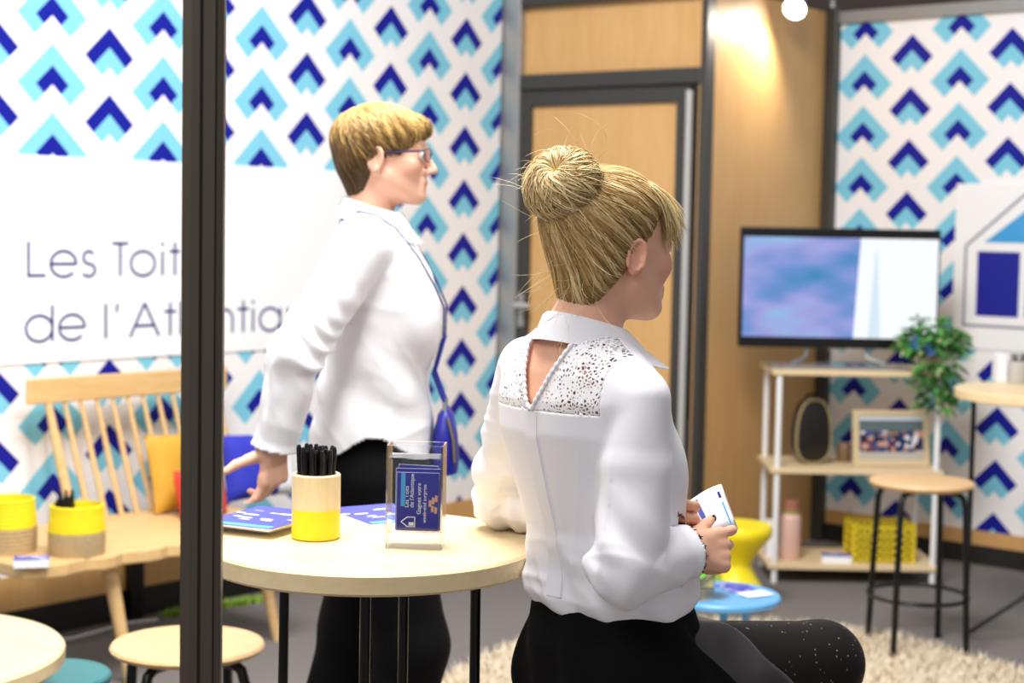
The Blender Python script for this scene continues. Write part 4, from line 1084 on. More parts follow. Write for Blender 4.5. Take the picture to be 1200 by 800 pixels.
# ---- skin: one body surface
S = SDF((-.30, -.34, .86), (.32, .20, 1.76), .0036)
head_sdf(S, HO, HS, ears=(1, -1))
S.cap(HO+g(0, -.028, -.05), g(0, -.035, 1.44), .050, .054, .03)
torso_rows = [(.88, 0, -.005, .165, .115), (.95, 0, -.012, .168, .125), (1.03, 0, -.012, .152, .115), (1.10, 0, -.008, .146, .108), (1.18, 0, .004, .155, .112), (1.26, 0, .008, .165, .116), (1.34, 0, .0, .170, .108), (1.40, 0, -.012, .160, .088), (1.44, 0, -.022, .110, .070), (1.475, 0, -.022, .062, .056)]
S.ztube(torso_rows, .02, grow=-.016)
RSH, REL, RWR = g(.165, -.03, 1.405), g(.235, -.160, 1.175), g(.215, -.205, .985)
LSH, LEL, LWR = g(-.165, -.03, 1.405), g(-.205, -.035, 1.14), g(-.20, .015, .92)
for a, b_, c_ in ((RSH, REL, RWR), (LSH, LEL, LWR)):
    S.cap(a, b_, .044, .036, .03); S.cap(b_, c_, .036, .025, .02)
n1 = hand_sdf(S, RWR, (.04, -.06, -1), (.25, .97, 0), (.75, -.66, -.05), [(.30, .45, .3), (.5, .6, .4), (.7, .7, .5), (.85, .8, .5)], (.9, .35, .45, .25), s=.98, spread=.2)
n2 = hand_sdf(S, LWR, (0, .15, -1), (-1, 0, 0), (0, 1, .1), [(.2, .3, .2)]*4, (.5, .8, .4, .2), s=.95, spread=.05)
V, Q = S.mesh(); V = relax(V, Q, 1, .4)
B_ = SDF((-.2, -.3, .02), (.2, .3, .95), .008)       # legs, under the trousers
RH, RK, RA = g(.085, -.0, .90), g(.085, .085, .52), g(.085, .02, .10); LH, LK, LA = g(-.085, -.005, .90), g(-.085, -.06, .52), g(-.085, -.15, .10)
for a, b_, c_ in ((RH, RK, RA), (LH, LK, LA)):
    B_.cap(a, b_, .075, .052, .03); B_.cap(b_, c_, .05, .034, .03); B_.cap(c_, c_+g(0, .10, -.055), .034, .026, .03)
V2, Q2 = B_.mesh()
mk = []
H_ = lambda x, y, z: HO+g(x, y, z)*HS
for c_, r_, col, am in ((H_(0, .094, -.072), (.023, .014, .0115), '#c2655c', .75), (H_(.045, .06, -.035), (.03, .03, .03), '#e39a84', .35), (H_(-.045, .06, -.035), (.03, .03, .03), '#e39a84', .35), (H_(.034, .09, .022), (.020, .02, .005), '#8a6a45', .6), (H_(-.034, .09, .022), (.020, .02, .005), '#8a6a45', .6)):
    mk.append((*c_, *r_, col, am))
MT['skin_a'] = skin_mat('skin_fair', '#eebfa4', '#e6ac90', mk)
mesh_obj('body', np.concatenate([V, V2]), np.concatenate([Q, Q2+len(V)]), MT['skin_a'], SW_)
for e in (1, -1):
    ey = MB().lathe([(.0128*math.sin(t*PI/12), -.0128*math.cos(t*PI/12)) for t in range(13)], 16); c_ = H_(e*.032, .0785, -.002)
    m, nt, b = new_mat('eye'); co, x, y, z = xyz(nt); d = (x*x+z*z); col = mixc(nt, d.lt(.0058**2), srgb('#efece8'), srgb('#4a3826')); col = mixc(nt, d.lt(.0026**2), col, (.01, .01, .01)); nt.links.new(col, b.inputs['Base Color']); b.inputs['Roughness'].default_value = .12
    ey.build('eye', m, SW_, smooth=True, loc=c_)
# ---- trousers
T = SDF((-.25, -.32, .02), (.25, .30, 1.05), .006)
T.ztube([(.82, 0, -.005, .165, .125), (.90, 0, -.008, .175, .132), (.97, 0, -.012, .160, .128), (1.02, 0, -.012, .150, .118)], .02)
for a, b_, c_ in ((RH, RK, RA), (LH, LK, LA)):
    T.cap(a+g(0, 0, -.02), b_+g(0, .0, 0), .095, .082, .03); T.cap(b_, c_+g(0, -.01, -.02), .080, .074, .03)
T.half((0, 0, -1), -.07); T.half((0, 0, 1), 1.005)
V, Q = T.mesh(); Nn = vnormals(V, Q)
V = V+Nn*(.004*waves(V*g(1, 1, .5), 3, 42)*np.clip((1.0-V[:, 2])/.3, 0, 1))[:, None]; V = relax(V, Q, 1)
MT['black_cloth'] = plain('black_cloth', '#060506', .9, Specular_IOR_Level=.15); mesh_obj('trousers', V, Q, MT['black_cloth'], SW_)
for c_ in (RA, LA):
    sh_ = SDF((-.2, -.3, -.005), (.2, .3, .14), .005); sh_.cap(c_+g(0, -.03, -.062), c_+g(0, .13, -.072), .034, .028, .02); sh_.cap(c_, c_+g(0, 0, -.04), .032, .034, .02); sh_.half((0, 0, -1), -.001)
    V, Q = sh_.mesh(); mesh_obj('shoe', V, Q, MT['black_plastic'], SW_)
# ---- shirt
SHT = SDF((-.31, -.31, .86), (.34, .22, 1.52), .0045)
rows = [(.93, 0, -.018, .178, .138), (.99, 0, -.018, .175, .136), (1.06, 0, -.014, .166, .126), (1.12, 0, -.006, .164, .120), (1.20, 0, .004, .170, .122), (1.28, 0, .006, .176, .122), (1.35, 0, -.002, .180, .112), (1.40, 0, -.012, .168, .094), (1.445, 0, -.022, .115, .074), (1.475, 0, -.022, .070, .062)]
SHT.ztube(rows, .02)
for e in (1, -1): SHT.ell((e*.075, .078, 1.235), (.068, .055, .068), .04)
for e, a, b_, c_ in ((1, RSH, REL, RWR), (-1, LSH, LEL, LWR)):
    SHT.cap((e*.06, -.02, 1.425), a+g(-e*.01, 0, 0), .045, .062, .03)
    SHT.cap(a, b_, .064, .053, .008); SHT.cap(b_, b_+(c_-b_)*.86, .055, .047, .014)
    dd = (c_-b_)/np.linalg.norm(c_-b_); q = b_+(c_-b_)*.84
    SHT.cap(q, q+dd*.045, .040, .052, .006)
V, Q = SHT.mesh(); Nn = vnormals(V, Q)
disp = np.zeros(len(V))
for e, a, b_, c_ in ((1, RSH, REL, RWR), (-1, LSH, LEL, LWR)):
    d1, t1 = seg_dist(V, a, b_); d2, t2 = seg_dist(V, b_, c_); arm = np.clip(1-(np.minimum(d1, d2)-.062)/.02, 0, 1)
    s_ = np.where(d1 < d2, t1, 1+t2); u = V@g(.5, .8, .3)
    disp += arm*(.016*creases(V, 51, 34, 5, 2.0, (.3, .8, .5))*(.25+np.exp(-((s_-1.0)/.45)**2))+.005*np.sin(s_*17+9*np.sin(u*22)+waves(V, 5, 30)*3)*np.exp(-((s_-1.1)/.5)**2)+.003*waves(V, 6, 48))
tors = np.clip((.19-np.abs(V[:, 0]))/.03, 0, 1)
disp += tors*(.014*creases(V, 53, 26, 5, 2.2, (.2, .7, .7))*np.clip((1.45-V[:, 2])/.2, .2, 1)+.005*waves(V*g(1, 1, .75), 8, 44)*np.clip((1.42-V[:, 2])/.25, .15, 1)+.006*np.sin((V[:, 1]*40+V[:, 2]*34)+2*waves(V, 9, 20))*np.exp(-((V[:, 2]-1.1)/.09)**2))
V = V+Nn*disp[:, None]; V = relax(V, Q, 1, .5)
cz = V[Q].mean(1)
armm = np.minimum(seg_dist(cz, RSH, REL)[0], seg_dist(cz, REL, RWR)[0]) < .075
arml = np.minimum(seg_dist(cz, LSH, LEL)[0], seg_dist(cz, LEL, LWR)[0]) < .075
hem = .935+.06*np.exp(-((cz[:, 1]-.0)/.075)**2)
keep = (armm | arml | (cz[:, 2] > hem)) & ~((cz[:, 2] > 1.462) & (np.hypot(cz[:, 0], cz[:, 1]+.022) < .075))
dd = (RWR-REL)/np.linalg.norm(RWR-REL); endp = ((cz-REL)@dd) > np.linalg.norm(RWR-REL)*.84+.040
keep &= ~(endp & (np.linalg.norm(cz-RWR, axis=1) < .075))
MT['white_cloth'] = cloth_mat('white_shirt_cloth', '#f4f2f5', .7)
sh1 = mesh_obj('shirt', V, Q[keep], MT['white_cloth'], SW_)
md = sh1.modifiers.new('s', 'SOLIDIFY'); md.thickness = .0022; md.offset = -1
collar_mesh(0, -.018, 1.478, 1.512, .056, 24, .042, .066, .030, yr=1.08).build('collar', MT['white_cloth'], SW_, smooth=True)
# ---- hair
HR = SDF((-.13, -.18, 1.47), (.13, .15, 1.76), .003)
HR.ell(H_(0, -.018, .036), (.087*HS, .113*HS, .080*HS), .02); HR.ell(H_(0, -.055, -.020), (.074*HS, .062*HS, .062*HS), .03); HR.ell(H_(0, -.055, -.075), (.052*HS, .036*HS, .045*HS), .025)
HR.ell(H_(0, .068, .058), (.055*HS, .036*HS, .030*HS), .02)
HR.ell(H_(.13, .020, -.040), (.075, .062, .048), .012, 'sub'); HR.ell(H_(-.13, .020, -.040), (.075, .062, .048), .012, 'sub')
HR.ell(H_(0, .095, -.045), (.085, .075, .078), .012, 'sub')
V, Q = HR.mesh()
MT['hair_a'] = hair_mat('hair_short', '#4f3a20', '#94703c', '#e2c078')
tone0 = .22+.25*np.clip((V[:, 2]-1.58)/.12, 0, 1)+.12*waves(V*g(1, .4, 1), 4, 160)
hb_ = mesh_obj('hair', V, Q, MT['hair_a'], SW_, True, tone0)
n = 4200; cc = H_(0, -.018, .028); wh = g(.1, -.55, .83); wh = wh/np.linalg.norm(wh)
outer = V[np.linalg.norm(V-cc, axis=1) > .066]; ends = outer[RNG.integers(0, len(outer), n)]-cc; ends /= np.linalg.norm(ends, axis=1, keepdims=True)
st = wh+RNG.normal(0, .20, (n, 3)); st /= np.linalg.norm(st, axis=1, keepdims=True)
m_ = 12; u = np.linspace(0, 1, m_); t1 = np.full(n, 1.0); t0 = RNG.uniform(.3, .75, n)
uu = t0[:, None]+(t1-t0)[:, None]*u[None, :]
Dv = st[:, None, :]*(1-uu[..., None])+ends[:, None, :]*uu[..., None]; Dv += .10*np.sin(uu[..., None]*3+RNG.uniform(0, 6, (n, 1, 1)))*RNG.normal(0, 1, (n, 1, 3))*.35
Dv = Dv/np.linalg.norm(Dv, axis=2, keepdims=True)
Pp = HR.cast(np.broadcast_to(cc, (n*m_, 3)), Dv.reshape(-1, 3), .16, .03, 90).reshape(n, m_, 3)
ok = np.linalg.norm(np.diff(Pp, axis=1), axis=2).max(1) < .03; Pp = Pp[ok]; lift = RNG.uniform(-.0005, .003, len(Pp))
rad = Pp-cc; rad /= np.linalg.norm(rad, axis=2, keepdims=True); Pp = Pp+rad*(lift[:, None]*np.sin(np.linspace(.3, PI, m_))[None, :])[..., None]
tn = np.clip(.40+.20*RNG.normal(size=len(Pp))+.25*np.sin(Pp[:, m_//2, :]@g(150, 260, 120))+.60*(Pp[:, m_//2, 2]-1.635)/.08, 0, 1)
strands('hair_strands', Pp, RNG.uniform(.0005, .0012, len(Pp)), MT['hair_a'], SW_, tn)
# ---- glasses
MT['purple'] = plain('purple_frame', '#2e1e4e', .3)
gf = MB()
for e in (1, -1):
    ringp = [H_(e*.033+e*.023*math.cos(t), .103-.012*abs(math.cos(t))*(1 if math.cos(t)*1 > 0 else 0), -.004+.0155*math.sin(t)) for t in np.linspace(0, 2*PI, 20, endpoint=False)]
    gf.tube(ringp, .0013, 8, closed=True)
    gf.tube([H_(e*.055, .092, .006), H_(e*.072, .07, .004), H_(e*.080, .0, .0), H_(e*.078, -.02, -.006)], [.0026, .0024, .0018, .0015], 8)
gf.tube([H_(-.011, .104, .0), H_(0, .108, .003), H_(.011, .104, .0)], .0014, 8)
glo = gf.build('glasses_frame', MT['purple'], SW_, smooth=True)
m, nt, b = new_mat('lens_glass'); b.inputs['Base Color'].default_value = (1, 1, 1, 1); b.inputs['Transmission Weight'].default_value = 1; b.inputs['Roughness'].default_value = .02; b.inputs['IOR'].default_value = 1.05
for e in (1, -1):
    ln_ = MB(); ps = [H_(e*.033+e*.0222*math.cos(t), .103-.012*abs(math.cos(t))*(1 if math.cos(t) > 0 else 0), -.004+.0147*math.sin(t)) for t in np.linspace(0, 2*PI, 20, endpoint=False)]
    c0 = H_(e*.033, .103, -.004); ln_.add([c0]+ps, [(0, 1+i, 1+(i+1) % 20) for i in range(20)]); ln_.build('lens', m, glo)
# ---- neck strap and blue bag (a thing she carries)
bagw = thing('shoulder_bag', 'small royal blue bag hanging on a thin strap at the standing woman\'s front', 'bag', (float(o2[0]), 3.7, 0), -PI/2)
def on_shirt(x, y, z, dirn): 
    return SHT.cast(np.array([[x, y, z]]), np.array([dirn]), .3, 0.0, 140)[0]
MT['strap'] = plain('navy_strap', '#1d2560', .55)
for e in (1, -1):
    pts = [g(0, -.078, 1.478), g(e*.045, -.066, 1.478)]
    for y, z, x in ((-.045, 1.485, .070), (-.005, 1.462, .085), (.03, 1.43, .085), (.06, 1.38, .075), (.09, 1.32, .06), (.10, 1.27, .05), (.10, 1.2, .045), (.10, 1.12, .04)):
        p_ = on_shirt(e*x*.5, y*.5-.01, z-.04 if z > 1.4 else z, g(e*x*.5+.0001, y*.5+.01, .04 if z > 1.4 else .0)); nrm = g(e*x, y, .05); pts.append(p_+nrm/np.linalg.norm(nrm)*.011)
    pts.append(g(e*.04, .146, 1.06))
    MB().tube(pts[:9], .0022, 8).build('strap', MT['strap'], bagw, smooth=True)
    MB().tube(pts[8:], .0042, 8).build('strap', plain('blue_strap', '#232f9a', .5), bagw, smooth=True)
    MB().tube([g(e*.04, .146, 1.062), g(e*.04, .147, 1.042)], .005, 8).build('clasp', MT['alu'], bagw, smooth=True)
bs = MB(); 
prf = [(1.046, .040, .006), (1.03, .058, .018), (.98, .068, .028), (.93, .072, .032), (.902, .068, .030), (.896, .05, .018)]
vs = []; nn = 24
for z, hw, hd in prf:
    for k in range(nn):
        t = 2*PI*k/nn; ex = 2/3.0
        vs.append((hw*math.copysign(abs(math.cos(t))**ex, math.cos(t)), .148+hd*math.copysign(abs(math.sin(t))**ex, math.sin(t)), z))
fs = [(i*nn+k, i*nn+(k+1) % nn, (i+1)*nn+(k+1) % nn, (i+1)*nn+k) for i in range(len(prf)-1) for k in range(nn)]+[tuple(range(nn)), tuple((len(prf)-1)*nn+k for k in range(nn))]
bs.add(vs, fs); bs.build('bag_body', plain('royal_blue_leather', '#171c8c', .4), bagw, smooth=True)
MB().tube([(.060, .155, 1.028), (.069, .168, .98), (.071, .172, .93)], .003, 6).build('zip', plain('brass', '#8a7a4a', .4, .6), bagw, smooth=True)
# ============================================================ SEATED WOMAN
o3 = at(688, 430, 2.5); YAW3 = math.atan2(.6, .8)-PI/2
SX = thing('person', 'blonde woman with a high bun and white lace-back blouse, elbow on the tall table', 'person', (float(o3[0]), 2.5, 0), YAW3)
HO = np.array([.020, .026, 1.431]); HS = 1.0
H_ = lambda x, y, z: HO+g(x, y, z)*HS
RSH, REL, RWR = g(.136, -.012, 1.208), g(.146, -.034, .968), g(.152, .074, .976)
LSH, LEL, LWR = g(-.138, -.008, 1.236), g(-.300, .072, .996), g(.0, .158, .985)
rows = [(.78, 0, .06, .140, .118), (.86, 0, .062, .135, .112), (.93, 0, .058, .118, .100), (1.0, 0, .044, .118, .098), (1.08, 0, .020, .130, .102), (1.15, 0, 0, .140, .106), (1.20, 0, -.008, .142, .100), (1.24, 0, -.014, .132, .084), (1.27, 0, -.018, .108, .068), (1.30, .004, -.016, .066, .057), (1.33, .008, -.012, .050, .050)]
S = SDF((-.37, -.20, .74), (.27, .30, 1.58), .0034)
head_sdf(S, HO, HS, es=.84)
S.cap(HO+g(0, -.030, -.055), g(.006, -.022, 1.28), .047, .050, .03)
S.ztube(rows, .02, grow=-.003)
for a, b_, c_ in ((RSH, REL, RWR), (LSH, LEL, LWR)):
    S.cap(a, b_, .042, .034, .03); S.cap(b_, c_, .034, .024, .02)
HD = SDF((-.10, .0, .88), (.25, .29, 1.13), .0021)
HD.cap(REL, RWR, .034, .026, .01); HD.cap(LEL, LWR, .034, .025, .01)
nR = hand_sdf(HD, RWR, (.02, .98, -.04), (.93, .02, .34), (-.33, .05, .94), [(.25, .40, .2), (.65, .8, .5), (.9, 1.0, .6), (1.1, 1.0, .6)], (.45, .9, .35, .1), s=.88, spread=.14, wr=.027)
nL = hand_sdf(HD, LWR, (.95, -.10, .16), (.10, .98, -.15), (-.10, .1, 1.0), [(.5, .7, .5), (.6, .8, .5), (.7, .9, .5), (.8, .9, .5)], (.9, .75, .10, -.2), s=.95, spread=.05)
V, Q = S.mesh(); V = relax(V, Q, 1, .4); V3, Q3 = HD.mesh(); V3 = relax(V3, Q3, 1, .4)
LEGS = SDF((-.2, -.12, .0), (.24, .66, .95), .007)
RHp, RKn, RAn = g(.070, .05, .768), g(.088, .445, .742), g(.080, .37, .36); LHp, LKn, LAn = g(-.070, .05, .750), g(-.07, .42, .690), g(-.06, .33, .36)
for a, b_, c_ in ((RHp, RKn, RAn), (LHp, LKn, LAn)):
    LEGS.cap(a, b_, .088, .062, .03); LEGS.cap(b_, c_, .058, .036, .03)
    LEGS.cap(c_, c_+g(0, .10, -.06), .034, .026, .02)
V2, Q2 = LEGS.mesh()
mk = []
for c_, r_, col, am in ((H_(0, .094, -.072), (.023, .014, .0115), '#c2655c', .8), (H_(.045, .06, -.035), (.032, .035, .035), '#e0907c', .5), (H_(-.045, .06, -.035), (.03, .03, .03), '#e0907c', .5), (H_(.034, .09, .022), (.020, .02, .005), '#a98a5a', .6), (H_(.079, -.016, -.016), (.02, .03, .04), '#de8f7c', .35)):
    mk.append((*c_, *r_, col, am))
MT['skin_b'] = skin_mat('skin_rosy', '#efbd9f', '#e6a98b', mk)
mesh_obj('body', np.concatenate([V, V2, V3]), np.concatenate([Q, Q2+len(V), Q3+len(V)+len(V2)]), MT['skin_b'], SX)
MT['nail'] = plain('dark_nail', '#3a1620', .25)
for (p_, v_, n_, r_) in nR+nL:
    nm = MB().lathe([(.0001, -.001), (.6, -.001), (.85, .0), (.6, .001), (.0001, .001)], 12)
    v_ = np.array(v_)/np.linalg.norm(v_); n_ = np.array(n_)-v_*np.dot(n_, v_); n_ /= np.linalg.norm(n_); s_ = np.cross(v_, n_)
    nm.v = [tuple(p_+n_*(r_*.72+q[2]*1.2)+s_*q[0]*r_*.75+v_*(q[1]*r_*1.0+r_*.15)) for q in nm.v]; nm.build('fingernail', MT['nail'], SX, smooth=True)
for e in (1, -1):
    MB().lathe([(.0128*math.sin(t*PI/12), -.0128*math.cos(t*PI/12)) for t in range(13)], 16).build('eye', bpy.data.materials['eye'], SX, smooth=True, loc=H_(e*.032, .0785, -.002))
# ---- tights and skirt
m, nt, b = new_mat('dotted_tights'); co, x, y, z = xyz(nt)
vn = nt.nodes.new('ShaderNodeTexVoronoi'); vn.inputs['Scale'].default_value = 75; vn.inputs['Randomness'].default_value = 1.0; nt.links.new(co, vn.inputs['Vector'])
c = mixc(nt, N(nt, vn.outputs['Distance']).lt(.12), srgb('#120b0b'), srgb('#7d6c68')); nt.links.new(c, b.inputs['Base Color']); b.inputs['Roughness'].default_value = .6; b.inputs['Specular IOR Level'].default_value = .2; MT['tights'] = m
TG = SDF((-.2, -.12, .25), (.24, .66, .95), .006)
for a, b_, c_ in ((RHp, RKn, RAn), (LHp, LKn, LAn)):
    TG.cap(a, b_, .091, .068, .03); TG.cap(b_+g(0, .0, -.004), c_, .062, .039, .03)
V, Q = TG.mesh(); mesh_obj('tights', V, Q, MT['tights'], SX)
for c_ in (RAn, LAn):
    s_ = SDF((-.2, .2, .2), (.24, .62, .42), .006); s_.cap(c_+g(0, -.02, -.045), c_+g(0, .12, -.075), .034, .029, .02); s_.cap(c_, c_+g(0, 0, -.03), .04, .036, .02)
    V, Q = s_.mesh(); mesh_obj('shoe', V, Q, MT['black_plastic'], SX)
SK = SDF((-.26, -.16, .62), (.28, .44, .96), .005)
SKZ = ([(.67, 0, .066, .142, .120), (.74, 0, .066, .150, .126), (.82, 0, .064, .146, .124), (.875, 0, .061, .134, .112), (.915, 0, .056, .122, .100)], .02)
SK.cap(RHp, g(.080, .20, .758), .102, .102, .04); SK.cap(LHp, g(-.07, .20, .75), .100, .090, .04); SK.cap(g(.07, .10, .76), g(-.07, .10, .76), .095, None, .04); SK.cap(g(.08, .19, .745), g(-.07, .19, .745), .085, None, .04)
SK.half((0, .70, .71), .665, .006); SK.ztube(*SKZ); SK.half((0, 0, 1), .905)
V, Q = SK.mesh(); Nn = vnormals(V, Q)
ang = np.arctan2(V[:, 1]-.05, V[:, 0]); V = V+Nn*(.004*np.sin(ang*9+V[:, 2]*16+2.2*waves(V, 21, 22))*np.clip((.90-V[:, 2])/.08, .05, 1)+.003*waves(V, 22, 60))[:, None]; V = relax(V, Q, 1)
cz = V[Q].mean(1); mesh_obj('skirt', V, Q, MT['black_cloth'], SX)
HM = SDF((-.24, .0, .6), (.26, .44, .92), .005)
HM.cap(g(.078, .14, .766), g(.086, .335, .752), .094, .087, .03); HM.cap(g(-.07, .14, .75), g(-.07, .31, .71), .092, .078, .03); HM.cap(g(.08, .17, .745), g(-.07, .17, .745), .082, None, .03); HM.cap(g(.08, .30, .735), g(-.07, .30, .71), .066, None, .03)
HM.half((0, .70, .71), .736, .004)
V, Q = HM.mesh(); Nn = vnormals(V, Q); V = V+Nn*(.0032*np.sin(V[:, 1]*55+V[:, 0]*20+2*waves(V, 31, 26))+.002*waves(V, 32, 60))[:, None]; V = relax(V, Q, 1)
mesh_obj('satin_panel', V, Q, plain('grey_satin', '#343032', .42, noise=.1), SX)
# ---- blouse
BL = SDF((-.39, -.20, .82), (.27, .26, 1.34), .0036)
brow = [(.865, .0, .060, .126, .105), (.895, 0, .058, .138, .118), (.93, 0, .055, .133, .114), (1.0, 0, .043, .130, .110), (1.08, 0, .021, .142, .113), (1.15, 0, .0, .149, .113), (1.20, 0, -.008, .150, .106), (1.24, 0, -.014, .140, .090), (1.27, 0, -.018, .114, .074), (1.30, .004, -.016, .070, .062), (1.315, .005, -.015, .060, .056)]
BL.ztube(brow, .02)
for e in (1, -1): BL.ell((e*.062, .070, 1.09), (.056, .052, .062), .04)
for e, a, b_, c_ in ((1, RSH, REL, RWR), (-1, LSH, LEL, LWR)):
    BL.cap((e*.045, -.018, a[2]+.040), a+g(-e*.012, 0, .0), .034, .046, .03)
    BL.cap(a, a+(b_-a)*.4, .046, .052, .006); BL.cap(a+(b_-a)*.4, b_, .052, .053, .006); BL.cap(b_, b_+(c_-b_)*.50, .053, .049, .006); BL.cap(b_+(c_-b_)*.50, b_+(c_-b_)*.88, .049, .037, .008)
    q = b_+(c_-b_)*.86; dd = (c_-b_)/np.linalg.norm(c_-b_); BL.cap(q, q+dd*.02, .037, .040, .004)
V, Q = BL.mesh(); Nn = vnormals(V, Q); disp = np.zeros(len(V))
for e, a, b_, c_ in ((1, RSH, REL, RWR), (-1, LSH, LEL, LWR)):
    d1, t1 = seg_dist(V, a, b_); d2, t2 = seg_dist(V, b_, c_); arm = np.clip(1-(np.minimum(d1, d2)-.058)/.015, 0, 1)
    s_ = np.where(d1 < d2, t1, 1+t2)
    amp = .0075 if e < 0 else .0055
    disp += arm*((.024 if e < 0 else .020)*creases(V, 61+e, 40 if e < 0 else 32, 5, 2.0, (.2, .3, 1.0) if e < 0 else (.2, .8, .6))*(.2+np.exp(-((s_-(.85 if e < 0 else 1.05))/.45)**2))+amp*.7*np.sin(s_*(24 if e < 0 else 15)+6*np.sin((V@g(.6, .7, .1))*20)+2.2*waves(V, 41, 26))*np.exp(-((s_-(.88 if e < 0 else 1.1))/.42)**2)+.0022*waves(V, 42, 40))
low = np.clip((1.16-V[:, 2])/.2, 0, 1)
disp += (np.abs(V[:, 0]) < .15)*(.015*low*creases(V*g(1, 1, .35), 63, 34, 5, 2.2, (1, .5, .3))+.018*creases(V, 64, 44, 4, 2.0, (.5, .2, 1))*np.exp(-((V[:, 2]-.93)/.06)**2))
disp += (np.abs(V[:, 0]) < .15)*low*(.0045*waves(V*g(1, 1, .45), 44, 46)+.0045*np.sin(V[:, 0]*75+V[:, 2]*22+2*waves(V, 46, 18))*np.exp(-((V[:, 2]-.91)/.05)**2))
V = V+Nn*disp[:, None]; V = relax(V, Q, 1, .5)
MID = .010
def khw(z): return .046*np.clip((z-1.185)/.095, 0, 1.0)**.75
cz = V[Q].mean(1); Nc = vnormals(V, Q)[Q].mean(1); back = (cz[:, 1] < -.02)
hole = back & (np.abs(cz[:, 0]-MID) < khw(cz[:, 2])) & (cz[:, 2] > 1.185) & (cz[:, 2] < 1.30)
neck = (cz[:, 2] > 1.300) | ((cz[:, 2] > 1.285) & (np.hypot(cz[:, 0]-.004, cz[:, 1]+.016) < .060))
lace = (cz[:, 1] < -.012) & (cz[:, 2] > 1.187) & (np.abs(cz[:, 0]-MID) < .112+.10*np.clip(1.21-cz[:, 2], 0, .1)) & ~hole & ~neck
dd = (RWR-REL)/np.linalg.norm(RWR-REL); cuffR = (((cz-REL)@dd) > np.linalg.norm(RWR-REL)*.86+.018) & (np.linalg.norm(cz-RWR, axis=1) < .06)
MT['white_blouse'] = cloth_mat('white_blouse_cloth', '#f3f1f7', .62)
bl_ = mesh_obj('blouse', V, Q[~(hole | neck | lace | cuffR)], MT['white_blouse'], SX)
md = bl_.modifiers.new('s', 'SOLIDIFY'); md.thickness = .0018; md.offset = -1
m, nt, b = new_mat('white_lace'); co, x, y, z = xyz(nt)
mp = nt.nodes.new('ShaderNodeMapping'); mp.inputs['Scale'].default_value = (1.0, .45, .8); nt.links.new(co, mp.inputs[0])
vn = nt.nodes.new('ShaderNodeTexVoronoi'); vn.feature = 'DISTANCE_TO_EDGE'; vn.inputs['Scale'].default_value = 215; nt.links.new(mp.outputs[0], vn.inputs['Vector'])
n2_ = nt.nodes.new('ShaderNodeTexNoise'); n2_.inputs['Scale'].default_value = 34; nt.links.new(co, n2_.inputs['Vector'])
solid = N(nt, vn.outputs['Distance']).lt(N(nt, n2_.outputs[0])*.70-.12)
b.inputs['Base Color'].default_value = srgb('#f6f3f5')+(1,); b.inputs['Roughness'].default_value = .7; nt.links.new(solid.k, b.inputs['Alpha'])
lc = mesh_obj('lace_yoke', V, Q[lace], m, SX); lc['label'] = 'white openwork lace yoke'
md = lc.modifiers.new('s', 'SOLIDIFY'); md.thickness = .001; md.offset = -1
def on_bl(x, z, lift=.002):
    p_ = BL.cast(np.array([[x, 0, z]]), np.array([[0.0, -1, 0]]), .2, 0.0, 160)[0]; return p_+g(0, -lift, 0)
for e in (1, -1):
    zs = np.linspace(1.186, 1.292, 60); pts = [on_bl(MID+e*float(khw(z_)), z_, .0015) for z_ in zs]
    MB().tube(pts, [.0022+.0016*abs(math.sin(i*.62)) for i in range(60)], 8).build('scalloped_edge', MT['white_blouse'], SX, smooth=True)
VB = V[(V[:, 1] < .03) & (np.abs(V[:, 0]-MID) < .03)]
def on_cloth(x, z):
    m_ = (np.abs(VB[:, 0]-x) < .006) & (np.abs(VB[:, 2]-z) < .007); return g(x, float(VB[m_, 1].min()), z)
ps = MB(); zl = np.linspace(.90, 1.183, 40)
rowsP = []
for z_ in zl:
    rowsP.append([tuple(on_cloth(x_, z_)+g(0, -.0012 if 0 < j < 3 else .004, 0)) for j, x_ in enumerate((MID-.014, MID-.013, MID+.013, MID+.014))])
ps.add([p_ for r_ in rowsP for p_ in r_], [(i*4+j, i*4+j+1, (i+1)*4+j+1, (i+1)*4+j) for i in range(39) for j in range(3)]); ps.build('placket', MT['white_blouse'], SX, smooth=True)
collar_mesh(.010, -.012, 1.300, 1.328, .055, 28, .040, .058, .046, yr=1.05).build('collar', MT['white_blouse'], SX, smooth=True)
# ---- hair
HR = SDF((-.12, -.18, 1.30), (.15, .16, 1.60), .0028)
HR.ell(H_(0, -.016, .032), (.081, .104, .086), .02); HR.ell(H_(0, -.040, -.024), (.066, .052, .066), .03)
HR.ell(H_(0, -.050, -.072), (.042, .032, .034), .03); HR.ell(H_(0, -.075, .062), (.045, .040, .045), .03)
HR.ell(H_(0, .062, .050), (.058, .038, .040), .02)
HR.ell(H_(.125, .028, -.058), (.070, .066, .056), .010, 'sub'); HR.ell(H_(-.125, .028, -.058), (.070, .066, .056), .010, 'sub')
HR.ell(H_(0, .100, -.062), (.085, .075, .074), .012, 'sub'); HR.half((0, .80, -.6), float(np.dot(g(0, .80, -.6), H_(0, -.028, -.052))), .02)
MT['hair_b'] = hair_mat('hair_blonde', '#5c4222', '#b59056', '#f8e6b4')
V, Q = HR.mesh(); mesh_obj('hair', V, Q, MT['hair_b'], SX, True, np.clip(.30+.10*waves(V*g(1, .4, 1), 4, 160), 0, 1))
cc = H_(0, -.016, .025); BD = g(0, -.80, .60); BD = BD/np.linalg.norm(BD)
n = 5200; m_ = 16
